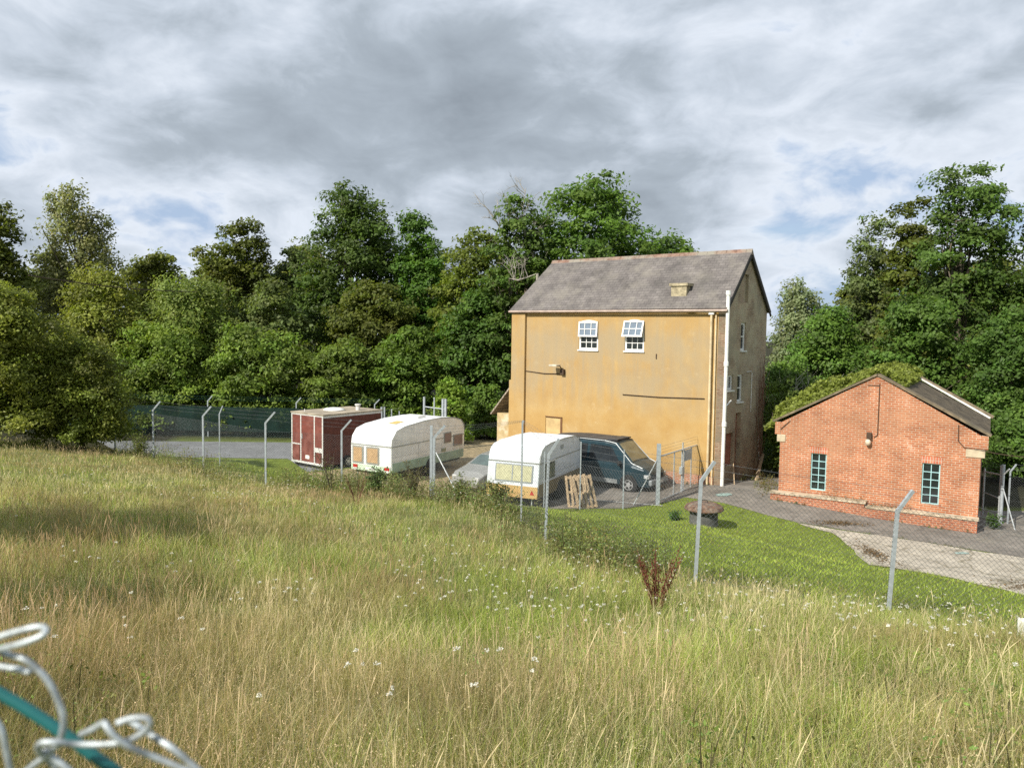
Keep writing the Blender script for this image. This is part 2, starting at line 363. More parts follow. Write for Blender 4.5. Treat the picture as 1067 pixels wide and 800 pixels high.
asp = [(-.55, 28.1)] + [g2(*p) for p in ((600, 530), (650, 530), (690, 526), (714, 522), (752, 529), (797, 540), (831, 547), (950, 563), (1067, 581))] + [(26, 21), (60, 20), (60, 29), (21.5, 29.2), (17.2, 29), (12, 36), (9.2, 34), (2.3, 38), (1.5, 39.4), (2.25, 35), (.5, 30.2)]
draped('driveway', asp, ASPH, .012)
con = [g2(831, 547.6), g2(838, 550), g2(868, 557), g2(882, 568), g2(906, 589), g2(968, 598), g2(1044, 614), g2(1067, 621), (24, 14.2), (60, 10.2), (60, 19.9), (26, 20.9), g2(1067, 581.6), g2(950, 563.6)]
draped('concrete_apron', rough_edge(con, .5, .07), CONC, .02)
DIRT = mat('moss and dead leaves', (.13, .09, .045), .95, 0, .35, 6, .1, .6, 60)
LITTER = []
def litter(cx, cy, rx, ry, seed): LITTER.append((cx, cy, rx, ry))
def paint(px, py, rx, ry, c, nm='painted_mark'):
    p_ = G(px, py); m = MB(); k = 16
    for i in range(k): a = 2 * math.pi * i / k; x = p_[0] + rx * math.cos(a) * random.uniform(.7, 1.1); y = p_[1] + ry * math.sin(a) * random.uniform(.7, 1.1); m.v.append((x, y, tz(x, y) + .03))
    m.f.append(tuple(range(k))); tag(m.build(nm, c), kind='structure')
MINT = mat('mint paint on tarmac', (.25, .34, .31), .8, 0, .2, 6)
for q_ in ((753, 523, .35, .25), (1002, 577, .28, .13)): paint(*q_, MINT)
wl = MB(); p1 = G(612, 521); p2 = G(690, 529)
wl.v = [(p1[0], p1[1], tz(*p1[:2]) + .022), (p2[0], p2[1], tz(*p2[:2]) + .022), (p2[0] + .03, p2[1] + .10, tz(*p2[:2]) + .022), (p1[0] + .03, p1[1] + .10, tz(*p1[:2]) + .022)]; wl.f = [(0, 1, 2, 3)]
tag(wl.build('painted_line', mat('worn white line', (.5, .5, .47), .8, 0, .2, 5)), kind='structure')
p = G(893, 577); litter(p[0] + .5, p[1], .35, .9, 1)
p = G(875, 548); litter(p[0], p[1], .8, .22, 2)
p = G(1062, 612); litter(p[0] + .5, p[1], .9, .35, 3)

# ------------------------------------------------------------------ walls with openings
def wall_holes(W, H, holes, t, x0=0, z0=0, d=1):
    """front face at y=0 and back at y=t*d; holes = (xa,xb,za,zb)"""
    m = MB(); xs = sorted({x0, W} | {h[0] for h in holes} | {h[1] for h in holes}); zs = sorted({z0, H} | {h[2] for h in holes} | {h[3] for h in holes})
    for i in range(len(xs) - 1):
        for j in range(len(zs) - 1):
            cx_, cz_ = (xs[i] + xs[i + 1]) / 2, (zs[j] + zs[j + 1]) / 2
            if any(h[0] < cx_ < h[1] and h[2] < cz_ < h[3] for h in holes): continue
            a, b_, c, e = xs[i], xs[i + 1], zs[j], zs[j + 1]
            m.quad((a, 0, c), (b_, 0, c), (b_, 0, e), (a, 0, e)); m.quad((a, t, c), (a, t, e), (b_, t, e), (b_, t, c))
    for (a, b_, c, e) in holes + [(x0, W, z0, H)]:
        m.quad((a, 0, c), (a, t, c), (a, t, e), (a, 0, e)); m.quad((b_, 0, c), (b_, 0, e), (b_, t, e), (b_, t, c))
        m.quad((a, 0, c), (b_, 0, c), (b_, t, c), (a, t, c)); m.quad((a, 0, e), (a, t, e), (b_, t, e), (b_, 0, e))
    return m
def swap(m):   # turn an xz-wall into a yz-wall (x -> y, y -> -x)
    m.v = [(-y, x, z) for (x, y, z) in m.v]; return m
def shift(m, dx=0, dy=0, dz=0): m.v = [(x + dx, y + dy, z + dz) for (x, y, z) in m.v]; return m

# ------------------------------------------------------------------ yellow mill house
HL, HW, HE, HR = 11.18, 4.6, 7.73, 10.08
hx = np.array([.7831, -.6219]); hy = np.array([.6219, .7831]); h0 = np.array([.02, 38.72])
house = empty('mill_house', (h0[0], h0[1], 0), math.atan2(hx[1], hx[0]), 'tall three storey house with ochre rendered front, bare brick gable and slate roof', 'house')
# render material
def render_mat():
    m = bpy.data.materials.new('ochre render'); m.use_nodes = True; t = m.node_tree; b = t.nodes['Principled BSDF']
    co = N(t, 'ShaderNodeTexCoord').outputs['Object']; s = N(t, 'ShaderNodeSeparateXYZ'); t.links.new(co, s.inputs[0])
    base = ramp(t, noise(t, co, .9, 7, .6), [(.3, (.42, .255, .088)), (.5, (.46, .298, .115)), (.7, (.49, .345, .158))])
    q = N(t, 'ShaderNodeMapping'); t.links.new(co, q.inputs[0]); q.inputs['Scale'].default_value = (3.2, 3.2, .22)
    streak = noise(t, q.outputs[0], 1.0, 6, .7)
    zband = ramp(t, mth(t, 'DIVIDE', s.outputs[2], 10.0), [(.28, 0.1), (.40, .85), (.64, 1.0), (.74, .25)])
    f = mth(t, 'MULTIPLY', ramp(t, streak, [(.36, 0.05), (.62, .75)]), zband)
    c = mixc(t, f, base, (.33, .27, .185))
    gp_ = ramp(t, noise(t, co, .45, 6, .62, .4), [(.44, 0.0), (.60, .75)]); c = mixc(t, mth(t, 'MULTIPLY', gp_, zband), c, (.36, .285, .18))
    pl = ramp(t, noise(t, co, 1.7, 8, .7), [(.58, 0.0), (.72, .6)])
    lowm = ramp(t, mth(t, 'DIVIDE', s.outputs[2], 10.0), [(.05, 1.0), (.45, .4)])
    c = mixc(t, mth(t, 'MULTIPLY', pl, lowm), c, (.62, .52, .34))
    rs = ramp(t, mth(t, 'DIVIDE', s.outputs[0], 12.0), [(.83, 0.0), (.90, 1.0)])
    c = mixc(t, mth(t, 'MULTIPLY', rs, ramp(t, streak, [(.45, 0.0), (.6, .8)])), c, (.60, .38, .13))
    foot = ramp(t, mth(t, 'ADD', mth(t, 'DIVIDE', s.outputs[2], 10.0), mth(t, 'MULTIPLY', noise(t, co, 2, 4, .6), .08)), [(.06, 1.0), (.13, 0.0)])
    c = mixc(t, mth(t, 'MULTIPLY', foot, .6), c, (.22, .16, .09))
    t.links.new(c, b.inputs['Base Color']); b.inputs['Roughness'].default_value = .92; b.inputs['Specular IOR Level'].default_value = .15
    bn = N(t, 'ShaderNodeBump'); bn.inputs['Strength'].default_value = .35; bn.inputs['Distance'].default_value = .02
    t.links.new(noise(t, co, 22, 6, .7), bn.inputs['Height']); t.links.new(bn.outputs[0], b.inputs['Normal']); return m
RENDER = render_mat()
GABLEB = brickmat('old gable brick', (.32, .21, .14), (.44, .32, .21), (.48, .41, .30), 'yz', patches=(.46, .40, .28), pthr=(.42, .62), pscale=1.1, patches2=(.27, .25, .19), p2thr=(.5, .7))
OLDBX = brickmat('old front brick', (.20, .115, .075), (.28, .19, .13), (.30, .26, .19), 'xz', patches=(.2, .17, .12), pthr=(.5, .65), pscale=1.5)
REDY = brickmat('red infill brick', (.33, .09, .05), (.40, .13, .07), (.30, .22, .17), 'yz')
PLINB = brickmat('plinth brick', (.42, .17, .10), (.48, .22, .13), (.45, .38, .30), 'xz', patches=(.40, .25, .12), pthr=(.55, .65))
SLATE = brickmat('slates', (.145, .130, .125), (.185, .168, .158), (.10, .092, .088), 'xy', bw=.30, rh=.17, ms=.010, slope=1.44, patches=(.23, .21, .18), pthr=(.48, .75), pscale=1.0, patches2=(.08, .075, .07), p2thr=(.5, .7), rough=.7)
SLATE2 = brickmat('lean-to slates', (.26, .22, .17), (.38, .32, .25), (.10, .08, .06), 'yx', bw=1.4, rh=.16, ms=.012)
facade_holes = [(3.96, 5.02, 5.82, 7.12), (6.43, 7.41, 5.82, 7.14), (2.10, 2.99, -.3, 2.5)]
wall_holes(10.86, HE, facade_holes, .3, 0, -.3).build('front_wall', RENDER, house)
wall_holes(HL, HE, [], .3, 10.86, -.3).build('corner_pier', OLDBX, house)
MB().box(2.1, 2.99, .03, .28, -.3, 2.5).build('blocked_doorway', mat('pale ochre plaster', (.52, .38, .19), .9, 0, .15, 2), house)
MB().box(3.0, 3.10, -.03, .0, 0, 2.54).box(2.1, 3.10, -.03, .0, 2.5, 2.54).build('door_timber', mat('brown timber', (.16, .08, .04), .8), house)
gh = [(1.62, 2.18, 5.93, 7.13), (1.40, 2.02, 3.72, 4.91), (.32, .95, 4.27, 4.91), (.18, 1.15, 1.05, 2.45), (1.36, 1.95, .1, 3.25)]
gw = swap(wall_holes(HW, HE, gh, .3, .301, -.3)); shift(gw, HL)
# gable triangle with a shallow blank slot
def rz(y): return HE + (HR - HE) * (1 - abs(y - HW / 2) / (HW / 2))
gw.prism([(0, HE), (1.5, HE), (1.5, rz(1.5))], 'x', HL - .3, HL)
gw.prism([(1.5, HE), (2.3, HE), (2.3, 8.0), (1.5, 8.0)], 'x', HL - .3, HL)
gw.prism([(1.5, 8.0), (2.3, 8.0), (2.3, 9.2), (1.5, 9.2)], 'x', HL - .3, HL - .12)
gw.prism([(1.5, 9.2), (2.3, 9.2), (2.3, rz(2.3)), (1.5, rz(1.5))], 'x', HL - .3, HL)
gw.prism([(2.3, HE), (HW, HE), (2.3, rz(2.3))], 'x', HL - .3, HL)
gw.build('gable_wall', GABLEB, house)
for (a, b_, c, e) in gh[3:]:
    MB().box(HL - .25, HL - (.1 if a < 1 else .2), a, b_, c, e).build('bricked_up_opening', REDY, house)
bx0 = 1.5
MB().box(bx0, HL - .3, HW - .3, HW, -.3, HE).build('back_wall', GABLEB, house)
lw_ = MB(); lw_.v = [(0.02, .3, -.3), (bx0, HW, -.3), (bx0, HW, HE), (.02 + .7, HW / 2, HR - .1), (.02, .3, HE), (.3, .3, -.3), (bx0 + .3, HW, -.3), (bx0 + .3, HW, HE), (.3 + .7, HW / 2, HR - .1), (.3, .3, HE)]
lw_.f = [(0, 1, 2, 3, 4), (9, 8, 7, 6, 5), (0, 5, 6, 1), (1, 6, 7, 2), (2, 7, 8, 3), (3, 8, 9, 4), (4, 9, 5, 0)]
lw_.build('left_wall', RENDER, house)
# roof slabs
ov = .16; sl_ = (HR - HE) / (HW / 2)
def slab(pts, th=.09):
    m = MB(); a = [Vector(p) for p in pts]; n = (a[1] - a[0]).cross(a[2] - a[0]).normalized()
    if n.z < 0: n = -n
    k = len(a); m.v = [tuple(p) for p in a] + [tuple(p + n * th) for p in a]
    m.f = [tuple(range(k)), tuple(range(2 * k - 1, k - 1, -1))] + [(i, k + i, k + (i + 1) % k, (i + 1) % k) for i in range(k)]
    return m
roof = slab([(-.08, -ov, HE - ov * sl_ + .05), (HL + .12, -ov, HE - ov * sl_ + .05), (HL + .12, HW / 2, HR + .05), (.72, HW / 2, HR + .05)])
r2 = slab([(.72, HW / 2, HR + .05), (HL + .12, HW / 2, HR + .05), (HL + .12, HW + ov, HE - ov * sl_ + .05), (bx0, HW + ov, HE - ov * sl_ + .05)])
n_ = len(roof.v); roof.v += r2.v; roof.f += [tuple(i + n_ for i in f) for f in r2.f]
ro_ = roof.build('roof', SLATE, house)
RIDGE = mat('ridge tile', (.24, .145, .11), .9, 0, .3, 3, .2, dirt=(.26, .24, .20), dthr=(.4, .6))
rt = MB(); xk = .7
while xk < HL:
    rt.prism([(HW / 2 - .17, HR - .03), (HW / 2, HR + .235), (HW / 2 + .17, HR - .03)], 'x', xk, min(xk + .44, HL + .13)); xk += .45
rt.build('ridge_tiles', RIDGE, ro_)
DARKT = mat('dark bargeboard', (.05, .045, .04), .8)
vb = slab([(HL + .09, -ov, HE - ov * sl_ - .12), (HL + .13, -ov, HE - ov * sl_ - .12), (HL + .13, HW / 2, HR - .12), (HL + .09, HW / 2, HR - .12)], .12)
vb2 = slab([(HL + .09, HW / 2, HR - .12), (HL + .13, HW / 2, HR - .12), (HL + .13, HW + ov, HE - ov * sl_ - .12), (HL + .09, HW + ov, HE - ov * sl_ - .12)], .12)
n_ = len(vb.v); vb.v += vb2.v; vb.f += [tuple(i + n_ for i in f) for f in vb2.f]; vb.build('bargeboard', DARKT, house)
GUT = mat('pinkish gutter', (.42, .33, .28), .6)
gt = MB().tube([(-.1, -ov - .07, HE - .12), (HL + .15, -ov - .07, HE - .15)], .055, 8); gt.build('gutter', GUT, house)
MB().box(0, HL, -.05, -.002, HE - .18, HE - .06).build('fascia_board', GUT, house)
# roof stub chimney
pl_n = Vector((hx[0] * 0 + hy[0] * -sl_, hy[1] * -sl_, 1))
def roof_pt(px, py):
    d = ray(px, py); A = np.array([h0[0], h0[1], HE]); n = np.array([-hy[0] * sl_, -hy[1] * sl_, 1.0])
    s = ((A - CAM) @ n) / (d @ n); q = CAM + d * s; r = q[:2] - h0; return float(r @ hx), float(r @ hy), q[2]
cxl, cyl, czl = roof_pt(707, 313)
CHST = mat('lichen stone', (.36, .31, .21), .95, 0, .3, 6, .1, .5, 30)
MB().box(cxl - .36, cxl + .36, cyl, cyl + .75, czl - .1, czl + .62).box(cxl - .44, cxl + .44, cyl - .06, cyl + .8, czl + .622, czl + .74).build('chimney', CHST, ro_)
# pilaster, plinth
MB().box(.0, .84, -.13, -.002, -.3, HE - .2).box(-.12, .02, -.13, .25, -.3, 4.2).build('pilaster', RENDER, house, .02)
MB().box(.85, 10.85, -.06, -.002, -.3, .62).build('plinth', PLINB, house)
# windows
def window(parent, xa, xb, za, zb, cols, rows, m, depth=.12, fw=.06, axis='x', off=0, top_open=0, gb=.02, name='window', sill=True, half=False):
    """window group in wall local frame; axis 'x' = in front wall (y=off), 'y' = in gable wall (x=off)"""
    def conv(mb):
        if axis == 'y': mb.v = [(off - y, x, z) for (x, y, z) in mb.v]
        else: mb.v = [(x, y + off, z) for (x, y, z) in mb.v]
        return mb
    y = depth
    f = MB(); f.box(xa, xa + fw, y, y + .07, za, zb).box(xb - fw, xb, y, y + .07, za, zb).box(xa + fw, xb - fw, y, y + .07, za, za + fw).box(xa + fw, xb - fw, y, y + .07, zb - fw, zb)
    wf = conv(f).build(name, m, parent)
    g = MB().box(xa + fw, xb - fw, y + .04, y + .05, za + fw, zb - fw); conv(g).build('pane', GLASS, wf)
    br = MB(); ix0, ix1, iz0, iz1 = xa + fw, xb - fw, za + fw, (za + (zb - za) * .47 if half else zb - fw)
    if half: br.box(ix0, ix1, y + .0, y + .05, iz1, iz1 + .06)
    for i in range(1, cols): c = ix0 + (ix1 - ix0) * i / cols; br.box(c - gb / 2, c + gb / 2, y + .012, y + .038, iz0, iz1)
    for j in range(1, rows):
        c = iz0 + (iz1 - iz0) * j / rows; h = gb / 2 if not (top_open is not None and rows == 4 and j == 2) else .04
        br.box(ix0, ix1, y + .008, y + .036, c - h, c + h)
    conv(br).build('glazing_bar', m, wf)
    if sill: conv(MB().box(xa - .04, xb + .04, -.06, y + .0, za - .06, za - .003)).build('sill', m, wf)
    return wf
PVC = mat('white window paint', (.82, .82, .80), .35, 0, .03)
w1 = window(house, 3.96, 5.02, 5.82, 7.12, 3, 2, PVC, .04, .085, gb=.03, half=True)
w2 = window(house, 6.43, 7.41, 5.82, 7.14, 3, 2, PVC, .04, .085, gb=.03, half=True)
SKYG = mat('painted sky reflection glass', (.20, .25, .31), .08, .2, .1, 2, 1.0)  # reflected sky is painted into the base colour of the sash panes
def tilt_sash(parent, xa, xb, za, zb, ang, label=None):
    m = MB(); fw = .07; H_ = zb - za
    mm = Matrix.Translation((0, -.03, zb)) @ Matrix.Rotation(R_(-ang), 4, 'X') @ Matrix.Translation((0, 0, -zb))
    for bx in ((xa, xa + fw, za, zb), (xb - fw, xb, za, zb), (xa + fw, xb - fw, za, za + fw), (xa + fw, xb - fw, zb - fw, zb)): m.box(bx[0], bx[1], -.03, .01, bx[2], bx[3], mm)
    for i in (1, 2): c = xa + (xb - xa) * i / 3; m.box(c - .015, c + .015, -.025, .0, za + fw, zb - fw, mm)
    c = (za + zb) / 2; m.box(xa + fw, xb - fw, -.024, -.001, c - .015, c + .015, mm)
    s = m.build('top_sash', PVC, parent)
    MB().box(xa + fw, xb - fw, .002, .008, za + fw, zb - fw, mm).build('pane', SKYG, s)
    return s
s1 = tilt_sash(w1, 3.97, 5.01, 6.42, 7.13, 4); s2 = tilt_sash(w2, 6.40, 7.42, 6.42, 7.16, 16)
# shallow white arch heads over the windows
for (wf, xa, xb, zt) in ((w1, 3.96, 5.02, 7.10), (w2, 6.43, 7.41, 7.12)):
    pts = [(xa, zt)] + [(xa + (xb - xa) * i / 8, zt + .10 * math.sin(math.pi * i / 8)) for i in range(0, 9)][1:-1] + [(xb, zt)]
    MB().prism(pts, 'y', -.02, .03).build('arched_head', PVC, wf)
for i, (a, b_, c, e) in enumerate(gh[:3]):
    window(house, a, b_, c, e, 2 if i == 2 else 1, 2 if i < 2 else 1, PVC, .07, .09, 'y', HL, None, gb=.05)
# downpipes
PIPEW = mat('white plastic pipe', (.80, .80, .77), .4, 0, .06)
wp = MB().tube([(HL + .12, -.12, 8.3), (HL + .12, -.12, 5), (HL + .10, -.12, .1)], .075, 10)
for z in (8.3, 5.4, 2.9): wp.tube([(HL + .12, -.12, z - .09), (HL + .12, -.12, z + .09)], .10, 10)
wp.tube([(HL + .12, -.12, 3.6), (HL + .12, .5, 3.85)], .03, 6)
wp.build('downpipe', PIPEW, house)
OCHP = mat('ochre pipe', (.50, .33, .17), .7)
MB().tube([(10.6, -.13, 7.55), (10.62, -.13, 3.2), (10.62, -.13, .3)], .05, 8).tube([(10.78, -.07, 7.4), (10.8, -.07, 3.3), (10.8, -.07, .3)], .035, 8).build('downpipe', mat('pale ochre pipe', (.62, .50, .32), .7), house, label='pair of ochre painted downpipes')
MB().box(10.5, 10.72, -.2, -.06, 7.42, 7.62).tube([(10.6, -.14, 7.5), (9.4, -.1, 7.58)], .015, 5).build('hopper_head', WHITE, house)
MB().tube([(HL + .05, 3.9, 2.0), (HL + .05, 4.3, .3)], .03).build('drain_pipe', WHITE, house); MB().tube([(HL + .05, 2.3, 5.0), (HL + .05, 2.85, 5.0), (HL + .05, 2.9, 4.95), (HL + .05, 2.9, 3.2)], .015).build('cable_conduit', WHITE, house)
# ledge lines and flood light
ROPE = mat('dark cable', (.07, .045, .03), .8)
MB().tube([(.86, -.02, 4.68), (2.0, -.03, 4.60), (3.12, -.03, 4.63)], .022, 5).build('wall_cable', ROPE, house)
MB().tube([(6.4, -.03, 3.84), (8.2, -.03, 3.83), (10.35, -.03, 3.90)], .022, 5).build('wall_cable', ROPE, house)
fl = MB().box(3.02, 3.22, -.16, -.003, 4.60, 4.85).tube([(3.1, -.1, 4.85), (3.1, -.32, 5.02)], .025, 6).build('floodlight', ROPE, house)
MB().box(2.62, 3.08, -.55, -.2, 4.98, 5.08).build('lamp_head', mat('pale lamp housing', (.55, .50, .40), .6), fl, .02)
MB().box(8.02, 8.06, -.03, -.002, 5.5, 5.72).build('vent_mark', ROPE, house)
# lean-to
lt = MB().box(-1.05, -.125, .1, 2.6, -.3, 2.45).build('lean_to', mat('peeling ochre plaster', (.48, .37, .20), .9, 0, .12, 3, .2, dirt=(.62, .53, .38), dscale=2.2, dthr=(.45, .6)), house, label='low lean-to with peeling ochre plaster')
slab([(-1.35, -.05, 2.35), (-.13, -.05, 3.75), (-.13, 2.7, 3.75), (-1.35, 2.7, 2.35)], .07).build('roof', SLATE2, lt)

# ------------------------------------------------------------------ brick pump house
bd = np.array([.8486, -.5291]); bo = np.array([10.346, 29.38]); BW_ = 6.6; BD = 7.0; BEv, BAp = 3.38, 5.30
bh = empty('pump_house', (bo[0], bo[1], 0), math.atan2(bd[1], bd[0]), 'low red brick building with a wide gable, stone copings and two narrow blue framed windows', 'building')
ORB = brickmat('orange brick', (.39, .130, .060), (.48, .190, .092), (.52, .41, .31), 'xz', bw=.23, rh=.08, ms=.011, patches=(.60, .47, .38), pthr=(.61, .70), pscale=1.3, patches2=(.45, .24, .14), p2thr=(.50, .72), p2scale=.7)
ORBY = brickmat('orange brick side', (.36, .12, .07), (.45, .17, .09), (.45, .38, .30), 'yz', bw=.23, rh=.085, ms=.014)
bhol = [(1.15, 1.70, .80, 2.19), (4.86, 5.42, .75, 2.19)]
fwm = wall_holes(BW_, 3.0, bhol, .33, 0, -.3)
apx = BW_ / 2
fwm.v  # gable field
fwm.prism([(0, 3.0), (BW_, 3.0), (BW_, BEv - .12), (apx, BAp - .12), (0, BEv - .12)], 'y', 0, .33)
fwm.prism([(-.2, 2.802), (.0, 2.802), (.0, BEv - .1), (-.2, BEv - .1)], 'y', -.02, .33)
fwm.prism([(BW_, 2.802), (BW_ + .2, 2.802), (BW_ + .2, BEv - .1), (BW_, BEv - .1)], 'y', -.02, .33)
fwm.build('front_wall', ORB, bh)
cs = slab([(-.25, -.06, BEv - .11), (apx, -.06, BAp - .11), (apx, .4, BAp - .11), (-.25, .4, BEv - .11)], .075)
c2 = slab([(apx, -.06, BAp - .11), (BW_ + .25, -.06, BEv - .11), (BW_ + .25, .4, BEv - .11), (apx, .4, BAp - .11)], .075)
n_ = len(cs.v); cs.v += c2.v; cs.f += [tuple(i + n_ for i in f) for f in c2.f]; cs.build('coping', STONE, bh)
KN = mat('pale kneeler stone', (.50, .42, .30), .9, 0, .15, 4)
for a, b_ in ((-.12, .20), (BW_ - .45, BW_ + .12)):
    MB().box(a, b_, -.03, .2, 2.52, 2.80).build('kneeler_stone', KN, bh, .02)
MB().box(0, .3, .331, BD, -.3, 3.2).build('left_wall', ORBY, bh)
MB().box(BW_ - .3, BW_, .331, BD, -.3, 3.2).build('right_wall', ORBY, bh)
MB().prism([(0.301, -.3), (BW_ - .301, -.3), (BW_ - .301, 3.2), (BW_ , 3.2), (apx, BAp - .2), (0, 3.2), (.301, 3.2)], 'y', BD - .3, BD - .001).build('back_wall', ORB, bh)
MOSS = mat('mossy roof tiles', (.10, .085, .065), .95, 0, .4, 5, .1, .6, 30, dirt=(.16, .13, .09), dscale=2)
ps = (BAp - BEv) / apx
rf = slab([(apx, .41, BAp - .16), (BW_ + .2, .41, BEv - .2), (BW_ + .2, BD, BEv - .2), (apx, BD, BAp - .16)], .08)
rf2 = slab([(-.2, .41, BEv - .2), (apx, .41, BAp - .16), (apx, BD, BAp - .16), (-.2, BD, BEv - .2)], .08)
n_ = len(rf.v); rf.v += rf2.v; rf.f += [tuple(i + n_ for i in f) for f in rf2.f]; brf = rf.build('roof', MOSS, bh)
slab([(apx + .1, BD, BAp - .04), (BW_ + .3, BD, BEv - .10), (BW_ + .3, BD + .25, BEv - .10), (apx + .1, BD + .25, BAp - .04)], .12).build('rear_parapet', STONE, bh)
slab([(apx + .1, BD - .25, BAp - .03), (BW_ + .2, BD - .25, BEv - .09), (BW_ + .2, BD - .02, BEv - .09), (apx + .1, BD - .02, BAp - .03)], .06).build('flashing', mat('white flashing', (.72, .70, .66), .6), brf)
LINT = brickmat('soldier bricks', (.50, .15, .09), (.55, .2, .11), (.55, .42, .33), 'xz', bw=.085, rh=.23, ms=.012, offset=0)
for a in bhol: MB().box(a[0] - .05, a[1] + .05, -.008, .02, a[3] + .001, a[3] + .23).build('brick_lintel', LINT, bh)
BLUE = mat('pale blue metal', (.36, .58, .60), .5, 0, .08)
for i, a in enumerate(bhol):
    window(bh, a[0], a[1], a[2], a[3], 2, 5, BLUE, .05, .04, 'x', 0, None, gb=.026, sill=False)
# stepped low wall with coping in front
LWB = brickmat('low wall brick', (.36, .115, .06), (.44, .17, .09), (.50, .36, .26), 'xz', bw=.23, rh=.08, ms=.010)
MB().box(-.2, 3.1, -.42, -.002, -.3, .57).box(3.101, BW_ - .0, -.42, -.002, -.3, .44).build('low_wall', LWB, bh)
MB().box(-.24, 3.14, -.46, -.0025, .572, .625).box(3.141, BW_ + .04, -.46, -.0025, .442, .495).build('low_wall_coping', mat('cream coping', (.55, .46, .34), .9, 0, .2, 5, dirt=(.2, .17, .1), dscale=3), bh)
MB().tube([(BW_ / 2 + .09, -.02, 4.9), (BW_ / 2 + .09, -.02, 3.05), (BW_ / 2 - .02, -.02, 2.95)], .015, 5).build('wall_cable', ROPE, bh)
MB().tube([(3.0, -.02, 4.83), (3.4, -.02, 4.83)], .012, 5).build('wall_cable', ROPE, bh); MB().tube([(5.9, -.02, 3.6), (5.92, -.02, 3.05), (6.1, -.05, 2.85), (6.8, -.1, 2.82)], .014, 5).build('wall_cable', ROPE, bh); MB().tube([(0.0, -.035, 3.0), (.35, -.02, 3.35)], .012, 5).build('wall_cable', ROPE, bh)
bl = MB().box(3.04, 3.2, -.14, -.002, 2.9, 3.12).build('bulkhead_lamp', ROPE, bh)
MB().lathe([(.04, 0), (.09, -.05), (.1, -.12), (.07, -.2), (.02, -.23)], 12, (3.1, -.12, 2.88)).build('lamp_globe', mat('cream globe', (.65, .55, .42), .5), bl, smooth=True)

# ------------------------------------------------------------------ leaves
def leaf_quads(C, Nn, size, asp=.55):
    """C centres (n,3), Nn normals (n,3); returns verts & faces of rhombic leaves"""
    n = len(C); a = rng.normal(size=(n, 3)); a -= (a * Nn).sum(1, keepdims=True) * Nn; a /= np.linalg.norm(a, axis=1, keepdims=True) + 1e-9
    b = np.cross(Nn, a); s = size * rng.uniform(.65, 1.35, (n, 1)); fold = Nn * s * .12
    V = np.stack([C - a * s, C - b * s * asp + fold, C + a * s, C + b * s * asp + fold], 1).reshape(-1, 3)
    return V, np.arange(4 * n).reshape(-1, 4)
def unit(v): return v / (np.linalg.norm(v, axis=-1, keepdims=True) + 1e-9)
def crown_pts(lobes, nclump, per, cr, droop=0, flat=.6):
    """lobes: list (cx,cy,cz,rx,ry,rz)"""
    L = np.array(lobes); area = (L[:, 3] * L[:, 5]) ** .9; pr_ = area / area.sum(); li = rng.choice(len(L), nclump, p=pr_)
    d = unit(rng.normal(size=(nclump, 3))); d[:, 2] = np.where(d[:, 2] < -.3, -d[:, 2] * .7, d[:, 2]); rad = rng.uniform(.55, 1.08, (nclump, 1)) ** .7
    cc = L[li, :3] + d * L[li, 3:6] * rad
    k = rng.uniform(.5, 1.3, nclump) * per; k = k.astype(int) + 3; ci = np.repeat(np.arange(nclump), k); m = len(ci)
    cs_ = cr * rng.uniform(.55, 1.3, nclump)
    o = unit(rng.normal(size=(m, 3))) * (rng.random((m, 1)) ** .45) * cs_[ci][:, None]; o[:, 2] *= flat
    if droop: o[:, 2] -= np.abs(rng.normal(size=m)) * droop * cs_[ci]
    pts = cc[ci] + o
    nrm = unit(unit(pts - L[li][ci, :3]) * .55 + rng.normal(size=(m, 3)) * .45 + np.array([-.25, -.25, .55]) * .8)
    return cc, pts, nrm, ci, li
